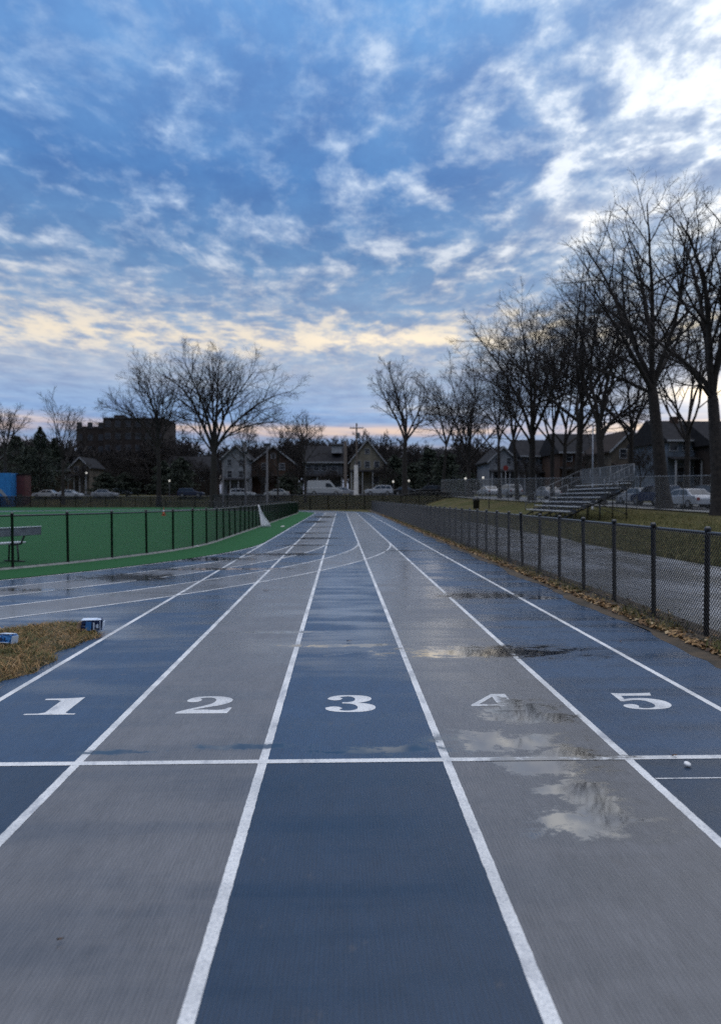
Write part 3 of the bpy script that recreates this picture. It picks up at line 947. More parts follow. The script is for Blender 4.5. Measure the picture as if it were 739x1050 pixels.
def tree_meshes(seed, height, fork, r_base, limbs=6, spread=(18, 55), limb_len=.62, k2=9, k3=7, k4=6, trop=.05, lean=(0, 0), traced=None, twig=.010, wig=.10, k5=0, tsc=.84):
    """two meshes: trunk with main limbs, and crown of branches and twigs. traced = list of (points, r0, r1) in tree space"""
    g = np.random.default_rng(seed)
    one = lambda *a: np.array([a], float)
    hf = fork * height
    dirn = np.array([[lean[0], lean[1], 1.0]])
    T, TR = grow(one(0, 0, -.3), dirn, np.array([hf + .3]), np.array([r_base]), np.array([r_base * .70]), 8, .02, .03, g)
    TR[0, 0] = r_base * 1.5; TR[0, 1] = r_base * 1.08; TR[0, -1] = r_base * .42
    parts = [tubes(T, TR, 10)]
    sets = []
    if traced:
        for (pl, ra, rb) in traced:
            pl = np.array(pl, float)
            pl = pl[:1] + (pl - pl[:1]) * tsc
            # the limb leaves the trunk's axis a little below the fork
            zt = max(min(pl[0, 2] - ra * 4.5, hf * .97), .3)
            i0 = int(np.argmin(np.abs(T[0, :, 2] - zt)))
            pl = np.concatenate([T[0, i0:i0 + 1], pl + (T[0, -1] - pl[0]) * np.array([.45, .6, 0]) * np.linspace(1, 0, len(pl))[:, None]])
            s = np.concatenate([[0], np.cumsum(np.linalg.norm(np.diff(pl, axis=0), axis=1))])
            q = np.linspace(0, s[-1], 13)
            # smooth interpolation by Catmull-like double linear averaging
            pp = np.stack([np.interp(q, s, pl[:, c]) for c in range(3)], -1)
            for _ in range(2): pp[1:-1] = (pp[:-2] + 2 * pp[1:-1] + pp[2:]) / 4
            pp[1:-1] += g.normal(0, .012 * s[-1] / 6, (11, 3))
            sets.append((pp[None], np.linspace(ra, rb, 13)[None], np.array([s[-1]])))
    n = limbs
    if n:
        tt = g.uniform(.72, 1.0, n); tt[:max(1, n // 2)] = 1.0
        f = tt * 8; i = np.minimum(f.astype(int), 7); f -= i
        p = T[0, i] * (1 - f[:, None]) + T[0, i + 1] * f[:, None]
        az = np.arange(n) * 2 * np.pi / n * 1.0 + g.normal(0, .35, n) + g.uniform(0, 6.3)
        po = np.radians(np.linspace(spread[0], spread[1], n)) + g.normal(0, .06, n)
        d = np.stack([np.sin(po) * np.cos(az), np.sin(po) * np.sin(az), np.cos(po)], -1) + np.array([lean[0], lean[1], 0]) * .6
        Ll = (height - hf) * limb_len * 1.08 * g.uniform(.85, 1.1, n)
        A, B = grow(p, d, Ll, np.full(n, r_base * .46) * g.uniform(.8, 1.1, n), np.full(n, r_base * .10), 9, wig * .8, trop, g)
        parts.append(tubes(A, B, 7))
        sets.append((A, B, Ll))
    for A, B, Ll in sets[:len(traced) if traced else 0]:
        parts.append(tubes(A, B, 8))
    trunk = join(parts)
    crown = []
    for A, B, Ll in sets:
        p, d, L2, r2 = spawn(A, B, Ll, k2, .22, 1.0, .45, 1.0, .34, .58, g, .62)
        A2, B2 = grow(p, d, L2, np.maximum(r2, twig * 2), np.maximum(r2 * .30, twig * 1.2), 6, wig, trop * .8, g)
        crown.append(tubes(A2, B2, 5))
        p, d, L3, r3 = spawn(A2, B2, L2, k3, .18, 1.0, .4, 1.0, .38, .62, g, .6)
        A3, B3 = grow(p, d, L3, np.maximum(r3, twig * 1.4), np.maximum(r3 * .4, twig * .9), 4, wig * 1.2, trop * .7, g)
        crown.append(tubes(A3, B3, 4))
        p, d, L4, r4 = spawn(A3, B3, L3, k4, .15, 1.0, .35, .95, .40, .75, g, .7)
        A4, B4 = grow(p, d, L4, np.clip(r4, twig * .8, twig * 1.3), np.full(len(L4), twig * .5), 3, wig * 1.4, trop * .5, g)
        crown.append(tubes(A4, B4, 3))
        if k5:
            p, d, L5, r5 = spawn(A4, B4, L4, k5, .2, 1.0, .3, .9, .35, .7, g, .8)
            A5, B5 = grow(p, d, L5, np.full(len(L5), twig * .7), np.full(len(L5), twig * .4), 2, wig * 1.4, trop * .5, g)
            crown.append(tubes(A5, B5, 3))
    return trunk, join(crown)


M_bark = mat('bark', (.040, .033, .029), (.017, .014, .013), .95, 5, bump=.8, bscale=18)
M_twig = mat('twig_bark', (.024, .019, .018), (.015, .012, .012), .95, 3)
GT = 'bare trees along the side street'


def bare_tree(label, px, pyb, Y, pytop, fork_py, r_base, seed, group, traced_px=None, **kw):
    base = at(px, pyb, Y)
    base.z = tzf(base.x, base.y)
    top = at(px, pytop, Y).z - base.z
    fork = (at(px, fork_py, Y).z - base.z) / top
    traced = None
    if traced_px:
        traced = []
        for i, (pl, ra, rb, dep) in enumerate(traced_px):
            q = []
            acc = 0
            for j, (a, b_) in enumerate(pl):
                v_ = at(a, b_, Y) - base
                if j: acc += math.hypot(a - pl[j - 1][0], b_ - pl[j - 1][1]) / F * Y
                v_.y += dep * acc
                q.append(tuple(v_))
            traced.append((q, ra, rb))
    tr, cr = tree_meshes(seed, top, fork, r_base, traced=traced, **kw)
    t = thing('bare_tree', label, 'tree', base, 0, group)
    link_mesh('trunk', np_mesh('trunk', *tr, smooth=True), M_bark, t)
    link_mesh('crown', np_mesh('crown', *cr), M_twig, t)
    return t


# right-hand row, nearest first
bare_tree('tall bare tree at the right edge, nearest of the row by the grey fence', 737, 527, 41, 180, 392, .42, 11, GT, [
    ([(728, 390), (722, 350), (713, 305), (700, 262), (684, 235), (668, 215)], .20, .035, -.25),
    ([(729, 385), (728, 330), (724, 270), (716, 225), (706, 190)], .22, .035, .2),
    ([(731, 385), (738, 330), (737, 270), (731, 215), (725, 188)], .20, .03, -.4),
    ([(727, 392), (708, 372), (690, 352), (672, 330), (655, 318), (636, 300)], .17, .03, .35),
    ([(733, 392), (752, 350), (768, 300), (780, 250)], .18, .03, .3),
    ([(726, 405), (706, 390), (688, 372), (668, 362)], .12, .025, -.5),
    ([(731, 388), (748, 330), (758, 260), (752, 205)], .19, .03, -.15)], limbs=0, k2=11, k3=6, k4=5, twig=.008, wig=.15, lean=(-.035, 0), tsc=.84)
bare_tree('massive bare tree with a thick dark trunk right of the bleachers', 681, 526, 49, 214, 385, .50, 23, GT, [
    ([(668, 388), (652, 350), (640, 310), (628, 275), (616, 245), (604, 228)], .22, .035, .2),
    ([(669, 385), (662, 330), (655, 285), (645, 240), (640, 215)], .22, .035, -.3),
    ([(670, 384), (674, 330), (672, 275), (668, 230), (662, 212)], .22, .03, .3),
    ([(672, 386), (688, 340), (694, 295), (690, 250), (692, 222)], .20, .03, -.2),
    ([(666, 395), (645, 370), (622, 340), (600, 318), (580, 300)], .20, .03, -.35),
    ([(673, 392), (692, 365), (712, 338), (728, 300)], .17, .03, .4),
    ([(665, 402), (640, 385), (615, 372), (596, 352)], .15, .025, .45)], limbs=0, k2=11, k3=7, k4=5, twig=.0085, wig=.14, lean=(-.09, 0), tsc=.92)
bare_tree('bare tree with a crooked low limb reaching right behind the bleachers', 617, 518, 60, 250, 430, .36, 31, GT, [
    ([(617, 448), (630, 428), (644, 416), (656, 408), (664, 396)], .21, .07, -.1),
    ([(640, 420), (646, 430), (656, 427), (662, 416), (672, 418)], .08, .03, .1),
    ([(616, 430), (610, 380), (606, 330), (598, 285)], .19, .03, .3),
    ([(617, 430), (622, 370), (628, 320), (630, 270)], .19, .03, -.3),
    ([(615, 435), (600, 395), (588, 350), (572, 318)], .17, .03, .1),
    ([(618, 432), (636, 385), (650, 345), (658, 310)], .16, .03, .3)], limbs=0, k2=13, k3=8, k4=6, twig=.010)
bare_tree('straight bare tree left of the crooked one behind the bleachers', 592, 516, 63, 256, 415, .36, 37, GT, None, limbs=7, spread=(8, 48), k2=10, k3=7, k4=6, twig=.009, limb_len=.72)
bare_tree('slender leaning bare tree behind the left end of the bleachers', 566, 516, 70, 288, 440, .24, 41, GT, None, limbs=6, spread=(8, 42), k2=10, k3=7, k4=6, twig=.011)
bare_tree('wide bare tree left of the bleachers with spreading dense crown', 545, 516, 72, 305, 440, .40, 43, GT, [
    ([(545, 445), (535, 410), (518, 375), (500, 345), (484, 325)], .20, .03, .2),
    ([(545, 440), (540, 390), (530, 345), (522, 315)], .20, .03, -.25),
    ([(546, 440), (552, 390), (556, 340), (560, 306)], .20, .03, .25),
    ([(546, 445), (562, 410), (574, 370), (586, 340)], .18, .03, -.2),
    ([(544, 455), (525, 430), (508, 408), (492, 395)], .15, .025, -.3)], limbs=1, spread=(10, 30), k2=12, k3=7, k4=6, twig=.010, tsc=.92)
bare_tree('bare tree filling the gap between the crooked tree and the massive trunk', 645, 518, 70, 262, 440, .28, 101, GT, None, limbs=7, spread=(8, 55), k2=9, k3=6, k4=5, twig=.010, limb_len=.7)
bare_tree('bare tree between the two biggest trunks beyond the grey fence', 703, 518, 64, 262, 430, .28, 103, GT, None, limbs=7, spread=(8, 55), k2=9, k3=6, k4=5, twig=.010, limb_len=.7)
bare_tree('bare tree close behind the slender leaning tree', 577, 516, 80, 300, 440, .26, 107, GT, None, limbs=7, spread=(8, 52), k2=10, k3=7, k4=6, twig=.011, limb_len=.7)
bare_tree('narrow bare trunk standing just left of the wide tree', 530, 515, 76, 318, 450, .24, 47, GT, None, limbs=6, spread=(8, 45), k2=9, k3=7, k4=6, twig=.011)
bare_tree('bare tree behind the black bin on the grass bank', 512, 514, 86, 350, 450, .22, 49, GT, None, limbs=6, spread=(10, 50), k2=9, k3=7, k4=5, twig=.012)
bare_tree('bare tree with twin stems at the left end of the grass bank', 480, 511, 92, 355, 470, .30, 53, GT, [
    ([(480, 470), (470, 435), (456, 405), (440, 385)], .18, .03, .2), ([(480, 468), (482, 425), (486, 390), (480, 356)], .18, .03, -.2),
    ([(479, 470), (474, 430), (466, 395), (458, 365)], .15, .03, .1)], limbs=3, spread=(10, 45), k2=12, k3=8, k4=6, twig=.012)
GF = 'bare trees along the far street'
bare_tree('bare tree with a high forked trunk right of the white parked car', 415, 509, 106, 366, 446, .42, 59, GF, [
    ([(413, 447), (404, 425), (392, 402), (382, 380)], .22, .035, .1), ([(412, 440), (406, 410), (398, 380), (394, 366)], .18, .03, -.2),
    ([(416, 446), (418, 415), (414, 385), (418, 368)], .20, .03, .3), ([(416, 448), (428, 425), (438, 398), (436, 376)], .17, .03, -.2)],
    limbs=2, spread=(20, 45), k2=11, k3=7, k4=6, twig=.014)
bare_tree('bare tree between the high forked tree and the grass bank', 455, 509, 112, 376, 455, .26, 61, GF, None, limbs=6, spread=(10, 45), k2=9, k3=7, k4=5, twig=.014)
bare_tree('huge spreading bare tree behind the left end of the low fence', 219, 507, 113, 359, 458, .62, 67, GF, [
    ([(216, 458), (205, 432), (192, 405), (176, 385), (158, 376)], .30, .05, .15), ([(217, 452), (211, 420), (200, 390), (190, 364)], .28, .04, -.25),
    ([(221, 452), (222, 420), (223, 385), (224, 357)], .30, .04, .1), ([(222, 455), (232, 425), (250, 398), (268, 376)], .28, .04, -.2),
    ([(223, 457), (238, 434), (262, 412), (286, 398), (303, 394)], .26, .04, .2), ([(232, 452), (245, 441), (265, 434), (290, 432)], .18, .04, -.15),
    ([(215, 462), (198, 440), (182, 428), (168, 428)], .18, .04, .4), ([(219, 452), (215, 410), (212, 385), (206, 360)], .22, .04, .4)],
    limbs=0, k2=14, k3=8, k4=6, twig=.013, wig=.12, tsc=.93)
bare_tree('broad bare tree in front of the dark apartment block', 163, 507, 122, 380, 452, .42, 71, GF, [
    ([(162, 455), (158, 425), (148, 400), (132, 386)], .25, .04, .2), ([(163, 455), (163, 420), (158, 395), (150, 380)], .22, .04, -.2),
    ([(162, 458), (148, 435), (128, 422), (108, 418)], .22, .04, -.1), ([(164, 456), (172, 430), (176, 405), (180, 392)], .20, .04, .3),
    ([(161, 462), (145, 448), (125, 440), (100, 432)], .16, .04, .3)], limbs=2, spread=(15, 50), k2=12, k3=8, k4=6, twig=.014, tsc=1.0)
bare_tree('vase shaped bare tree left of the dark apartment block', 65, 505, 124, 400, 470, .30, 73, GF, None, limbs=6, spread=(6, 34), k2=7, k3=6, k4=5, twig=.014, limb_len=.74)
bare_tree('bare tree at the left edge behind the blue container', 6, 505, 122, 398, 460, .30, 79, GF, None, limbs=6, spread=(6, 42), k2=8, k3=6, k4=5, twig=.014)
bare_tree('thin bare tree in front of the grey van', 313, 512, 100, 404, 470, .17, 83, GF, None, limbs=7, spread=(8, 48), k2=8, k3=6, k4=5, twig=.012)
bare_tree('small bare tree between the huge tree and the brown house', 285, 508, 112, 418, 475, .18, 89, GF, None, limbs=6, spread=(10, 55), k2=8, k3=6, k4=5, twig=.014)
bare_tree('slim bare tree behind the white fronted house', 252, 506, 126, 412, 470, .20, 97, GF, None, limbs=6, spread=(10, 50), k2=8, k3=6, k4=5, twig=.015)

# the backdrop rows: three shared shapes, copied one by one
protos = []
for s_ in range(3):
    tr, cr = tree_meshes(200 + s_, 14.0, .28, .22, limbs=8, spread=(8, 55), k2=8, k3=6, k4=6, twig=.020, trop=.05)
    protos.append((np_mesh('trunk', *tr, smooth=True), np_mesh('crown', *cr)))
back = [  # px, Y, py of the top, label
    (30, 160, 446, 'low bare tree right of the dark red shed'), (98, 165, 458, 'bare tree before the lower wing of the apartment block'),
    (190, 160, 440, 'bare tree seen between the broad tree and the huge tree'), (180, 150, 458, 'short bare tree left of the huge trunk'), (205, 148, 462, 'scrubby bare tree just left of the huge trunk'),
    (262, 165, 444, 'bare tree above the brown house roof'), (300, 170, 440, 'bare tree above the gap between brown and grey houses'), (322, 175, 434, 'bare tree rising behind the grey house roof'),
    (344, 185, 437, 'bare tree behind the joint of the grey and beige houses'), (383, 170, 428, 'pale thin bare tree over the beige gable'), (397, 150, 446, 'bare tree right of the beige gable'),
    (405, 142, 452, 'scrubby bare tree behind the white parked car'), (426, 140, 448, 'bare tree behind the black parked cars'), (436, 150, 440, 'bare tree over the black parked cars'),
    (445, 136, 452, 'scrubby bare tree left of the twin stemmed tree'), (462, 138, 446, 'bare tree in the thicket behind the twin stemmed tree'), (472, 150, 438, 'bare tree high in the thicket at the end of the bank'),
    (490, 140, 452, 'bare tree behind the street lamps on the bank'), (505, 150, 447, 'bare tree left of the small white house'), (555, 135, 450, 'bare tree seen between the trunks left of the bleachers'),
    (583, 130, 452, 'bare tree behind the straight tree at the bleachers'), (640, 120, 440, 'bare tree before the tan house'), (705, 110, 452, 'bare tree in front of the blue grey house'),
    (212, 131, 470, 'scrubby bare tree in front of the white fronted house'), (268, 130, 466, 'scrubby bare tree in front of the brown brick house'), (303, 128, 462, 'scrubby bare tree at the corner of the grey house'),
    (340, 130, 474, 'scrubby bare tree in front of the grey house'), (85, 131, 468, 'scrubby bare tree beside the pale porch house'), (142, 134, 470, 'scrubby bare tree left of the broad tree trunk'),
    (392, 125, 468, 'scrubby bare tree before the corner of the beige house'), (540, 112, 462, 'scrubby bare tree in front of the house behind the wide tree'), (602, 100, 452, 'scrubby bare tree in front of the brown house'),
    (655, 86, 446, 'scrubby bare tree in front of the tan house'), (118, 175, 452, 'bare tree in front of the taller wing of the apartment block'), (-12, 150, 440, 'bare tree cut by the left picture edge')]
g_ = random.Random(9)
for i, (px, Y, pyt, lab) in enumerate(back):
    b_ = at(px, 505, Y); b_.z = tzf(b_.x, b_.y)
    s_ = (at(px, pyt, Y).z - b_.z) / 14.0
    t = thing('bare_tree', lab, 'tree', b_, g_.uniform(0, 6.3), 'bare trees between the houses')
    t.scale = (s_ * g_.uniform(.9, 1.25), s_ * g_.uniform(.9, 1.25), s_)
    a, c_ = protos[i % 3]
    link_mesh('trunk', a, M_bark, t); link_mesh('crown', c_, M_twig, t)

# evergreens
M_needle = blade_mat('evergreen_needles', [(0, (.010, .017, .012, 1)), (.5, (.020, .032, .020, 1)), (1, (.036, .048, .028, 1))])


def evergreen(label, px, Y, pytop, wid, seed, bushy=False, name='evergreen_tree', cat='tree', group='evergreens by the far street'):
    b_ = at(px, 506, Y); b_.z = tzf(b_.x, b_.y)
    hh = at(px, pytop, Y).z - b_.z
    g = np.random.default_rng(seed)
    n = 5200
    q = g.random(n) ** .8
    prof = (1 - q) ** (.55 if bushy else .85)
    lump = 1 + .22 * np.sin(q * 23 + seed) + .14 * np.sin(q * 51)
    az = g.uniform(0, 6.283, n)
    lob = 1 + .20 * np.sin(az * 3 + q * 9 + seed) + .12 * np.sin(az * 7 - q * 17)
    rr = wid * prof * lump * lob * g.random(n) ** .45
    P_ = np.stack([rr * np.cos(az), rr * np.sin(az), hh * (.05 + .93 * q)], -1)
    s_ = g.uniform(.16, .42, n)
    a1 = unit(np.stack([np.cos(az), np.sin(az), g.normal(-.25, .4, n)], -1)) * s_[:, None]
    a2 = unit(g.normal(0, 1, (n, 3))) * s_[:, None] * .35
    V = np.stack([P_ - a2, P_ + a1, P_ + a2 * .8, P_ - a1 * .5], 1).reshape(-1, 3)
    k = np.arange(n)[:, None] * 4
    t = thing(name, label, cat, b_, 0, group)
    MB().tube([(0, 0, -.2), (.05, 0, hh * .5), (0, .05, hh * .93)], [.22, .13, .03], 7).build('trunk', M_bark, t, True)
    link_mesh('crown', np_mesh('crown', V, k + [0, 1, 2, 3]), M_needle, t)


evergreen('dark pointed evergreen left of the vase shaped bare tree', 42, 140, 436, 4.6, 1)
evergreen('shorter dark evergreen beside the vase shaped bare tree', 56, 145, 448, 4.0, 2)
evergreen('rounded dark evergreen at the left picture edge', 18, 145, 446, 4.6, 3, True)
evergreen('squat dark evergreen behind the red shed', 31, 142, 456, 4.2, 4, True)
evergreen('dark evergreen left of the twin stemmed tree on the bank', 440, 128, 459, 3.4, 5, True)
evergreen('dense dark evergreen at the end of the grass bank', 458, 124, 462, 3.4, 6, True)
evergreen('dark evergreen to the right of the beige gabled house', 404, 132, 466, 2.8, 7, True)
evergreen('dark evergreen between the houses left of the huge tree', 186, 140, 468, 3.6, 8, True)
evergreen('low dark evergreen left of the brown house', 168, 145, 472, 3.2, 9, True)
for i, (px, lab) in enumerate([(423, 'dark evergreen shrub behind the black cars'), (130, 'dark shrub before the apartment block'), (108, 'dark shrub left of the broad bare tree'),
                              (296, 'dark shrub at the corner of the brown house'), (480, 'dark shrub behind the twin stemmed tree')]):
    evergreen(lab, px, 134, 484 if px != 423 else 474, 3.0, 20 + i, True, 'evergreen_shrub', 'shrub', 'dark shrubs by the far street')
# ================================================================== bleachers, bench, small things
M_alu = mat('wet_aluminium', (.66, .68, .71), (.50, .52, .55), .35, 4, metal=.25, bump=.15, bscale=60)
M_alud = mat('weathered_aluminium', (.30, .32, .35), (.20, .21, .24), .45, 5, metal=.7)
M_darksteel = mat('dark_steel', (.05, .052, .058), (.03, .031, .035), .5, 6, metal=.5)

X1, X2, Y1, Y2 = 12.7, 16.75, 39.6, 48.3
z0 = tzf(13.0, 44)
bl = thing('bleachers', 'grey metal bleachers with stepped bench rows and guard rails on the grass bank', 'bleachers', (X1, Y1, z0))
bx = lambda x_, y_, z_: (x_ - X1, y_ - Y1, z_ - z0)
NR = 7
for k in range(NR):
    t_ = k / (NR - 1)
    xk = X1 + .25 + (X2 - X1 - .6) * t_; zk = .78 + 1.62 * t_
    MB().box(bx(xk, (Y1 + Y2) / 2, zk), (.26, Y2 - Y1, .045)).build('seat_plank', M_alu, bl, bevel=.008)
    if k:
        MB().box(bx(xk - .36, (Y1 + Y2) / 2, zk - .38), (.30, Y2 - Y1, .04)).build('foot_plank', M_darksteel, bl, bevel=.008)
        MB().box(bx(xk - .15, (Y1 + Y2) / 2, zk - .24), (.02, Y2 - Y1, .20)).build('riser_board', M_darksteel, bl)
for yy in np.linspace(Y1 + .25, Y2 - .25, 5):
    s_ = MB().tube([bx(X1 + .1, yy, .42), bx(X2 - .25, yy, 2.12)], .055, 6)
    s_.build('stringer', M_darksteel, bl, True)
    for q in (0.12, .55, .97):
        xx = X1 + .1 + (X2 - X1 - .35) * q; ztop = .42 + 1.70 * q
        gz_ = tzf(xx, yy)
        if ztop - gz_ > .1: MB().tube([bx(xx, yy, gz_ - .05), bx(xx, yy, ztop)], .035, 6).build('leg', M_darksteel, bl, True)
    MB().tube([bx(X2 - .3, yy, .6), bx(X1 + 2.2, yy, 1.2)], .022, 5).build('brace', M_darksteel, bl, True)
M_rail = mat('dull_rail_steel', (.17, .18, .195), (.12, .125, .135), .5, 9, metal=.5)
# rear guard with pickets
b_ = MB()
for hz in (2.55, 3.5): b_.tube([bx(X2 - .05, Y1, hz), bx(X2 - .05, Y2, hz)], .028, 6)
b_.build('rear_rail', M_rail, bl, True)
for yy in np.linspace(Y1, Y2, 6): MB().tube([bx(X2 - .05, yy, 2.1), bx(X2 - .05, yy, 3.52)], .032, 6).build('rail_post', M_rail, bl, True)
b_ = MB()
for yy in np.arange(Y1 + .10, Y2, .10): b_.tube([bx(X2 - .05, yy, 2.55), bx(X2 - .05, yy, 3.5)], .013, 4)
b_.build('picket_panel', M_rail, bl)
# end guards sloping with the rows
for nm_, yy in (('far', Y2), ('near', Y1)):
    b_ = MB()
    lo = .9 if nm_ == 'far' else 1.9
    xa = X1 + .1 if nm_ == 'far' else X1 + 2.3
    for dz in (0, -.55): b_.tube([bx(xa, yy, (lo + .75) + dz), bx(X2 - .05, yy, 3.5 + dz)], .026, 6)
    for q in np.linspace(0, .97, 7):
        xx = xa + (X2 - xa) * q; zt = (lo + .75) + (3.5 - lo - .75) * q
        b_.tube([bx(xx, yy, zt - 1.0), bx(xx, yy, zt)], .022, 5)
    b_.build('end_guard', M_rail, bl, True)
b_ = MB()
for xx, zt in ((X1 + .35, 2.0), (X1 + 1.5, 2.35)):
    b_.tube([bx(xx, 43.6, zt - 1.15), bx(xx, 43.6, zt)], .024, 6)
b_.tube([bx(X1 + .35, 43.6, 2.0), bx(X1 + 1.5, 43.6, 2.35)], .024, 6)
b_.build('aisle_rail', M_rail, bl, True)

# team bench behind the left fence: its back towards the track
A = Vector((-7.33, 17.35, .012)); dr = Vector((-.40, -.917, 0)); nr = Vector((-.917, .40, 0))   # along, and from back to seat
bn_ = thing('team_bench', 'aluminium team bench with backrest standing on the green turf behind the fence', 'bench', A)
def oriented(mb, c, d):
    M_ = Matrix((dr, nr, Vector((0, 0, 1)))).transposed()
    mb.box(c, d, M_); return mb
Lb = 4.4
P3 = lambda a, n_, z_: dr * a + nr * n_ + Vector((0, 0, z_))
oriented(MB(), P3(Lb / 2, .42, .45), (Lb - .3, .27, .045)).build('seat', M_alu, bn_, bevel=.01)
oriented(MB(), P3(Lb / 2, -.03, .73), (Lb, .04, .19)).build('backrest', M_alud, bn_, bevel=.008)
oriented(MB(), P3(Lb / 2, -.035, .838), (Lb, .075, .022)).build('backrest_cap', M_alu, bn_, bevel=.006)
for a in (.45, 2.2, 4.0):
    MB().tube([P3(a, .52, 0), P3(a, .50, .40), P3(a, .30, .41), P3(a, .12, .44), P3(a, .03, .60), P3(a, 0, .80)], .024, 7).build('leg', M_darksteel, bn_, True)
    MB().tube([P3(a, .20, 0), P3(a, .24, .41)], .022, 6).build('leg', M_darksteel, bn_, True)
    MB().tube([P3(a, .02, .02), P3(a, .66, .02)], .02, 6).build('foot_bar', M_darksteel, bn_, True)

# light pole beside the bleachers
pb = at(607, 520, 52); pb.z = tzf(pb.x, pb.y)
pl_ = thing('light_pole', 'thin grey pole rising behind the bleachers', 'pole', pb)
MB().lathe([(.16, 0), (.16, .03), (.07, .05), (.06, 3), (.045, at(607, 437, 52).z - pb.z)], 10).build('pole', M_galv, pl_, True)
MB().lathe([(.05, 0), (.07, .04), (.03, .12)], 8).build('cap', M_galv, pl_, True, loc=(0, 0, at(607, 437, 52).z - pb.z))

# black bin on the bank
M_blackplastic = mat('black_plastic', (.010, .010, .011), (.018, .018, .019), .4, 4)
bp = at(488, 521, 68); bp.z = tzf(bp.x, bp.y)
bi = thing('litter_bin', 'small black litter bin standing on the grass bank', 'bin', bp)
MB().lathe([(.26, 0), (.30, .05), (.33, .78), (.35, .80), (.35, .85), (.30, .85)], 14).build('body', M_blackplastic, bi, True)
MB().lathe([(.36, .86), (.36, .92), (.25, 1.08), (.10, 1.13)], 14).build('lid', M_blackplastic, bi, True)
st = at(501, 521, 66); st.z = tzf(st.x, st.y)
sp2 = thing('stake', 'short dark wooden stake right of the black bin', 'stake', st)
MB().lathe([(.05, -.2), (.05, .72), (.02, .8)], 6).build('shaft', M_bark, sp2)

# orange cone far out on the turf
cp = at(168, 529, 62); cp.z = .012
M_orange = mat('orange_plastic', (.55, .11, .035), (.42, .08, .03), .5, 5)
M_white = mat('white_plastic', (.72, .72, .72), (.6, .6, .6), .4, 6)
co = thing('traffic_cone', 'orange traffic cone on the green turf beyond the fence', 'cone', cp)
MB().box((0, 0, .02), (.38, .38, .04)).build('base', M_orange, co, bevel=.008)
MB().lathe([(.15, .04), (.085, .34)], 14).build('lower_cone', M_orange, co, True)
MB().lathe([(.0855, .34), (.058, .48)], 14).build('white_band', M_white, co, True)
MB().lathe([(.0575, .48), (.03, .66), (.02, .68)], 14).build('tip', M_orange, co, True)

# white sheet hung from the fence rail down to the turf
g_ = np.random.default_rng(3)
top_ = at(271.5, 517, 36.6); top_.x = -4.30
V, Fc = [], []
nu, nv = 14, 10
for j in range(nv + 1):
    t_ = j / nv
    for i in range(nu + 1):
        a = i / nu - .5
        wd_ = .05 + .62 * t_ ** 1.1
        sag = .10 * math.sin(t_ * math.pi)
        x_ = .05 + .40 * t_ + a * wd_ * .75 + .03 * math.sin(i * 1.9 + t_ * 3) * t_
        y_ = a * wd_ * .8 + .06 * math.sin(i * 2.1) * t_
        z_ = (1.17) * (1 - t_) + .015 - sag * (1 - t_) + .03 * abs(math.sin(i * 1.3)) * t_
        V.append((x_, y_, z_))
for j in range(nv):
    for i in range(nu):
        k = j * (nu + 1) + i
        Fc.append((k, k + 1, k + nu + 2, k + nu + 1))
me = bpy.data.meshes.new('white_tarp'); me.from_pydata(V, [], Fc)
me.polygons.foreach_set('use_smooth', [True] * len(me.polygons))
M_sheet = mat('white_sheet', (.74, .75, .77), (.62, .63, .66), .5, 3)
o = link_mesh('white_tarp', me, M_sheet, loc=(-4.30, 36.6, .012))
md = o.modifiers.new('thick', 'SOLIDIFY'); md.thickness = .006
tag(o, 'white plastic sheet hanging from the left fence down to the turf', 'tarp')

# discarded drinks cartons by lane one
M_cart_blue = mat('printed_blue_card', (.035, .16, .42), (.05, .21, .50), .35, 8)
M_cart_navy = mat('printed_navy_card', (.012, .028, .085), (.018, .04, .11), .35, 8)
M_cart_white = mat('printed_white_card', (.66, .72, .80), (.50, .60, .74), .4, 20)
M_card = mat('raw_cardboard', (.28, .20, .13), (.20, .14, .09), .8, 8)


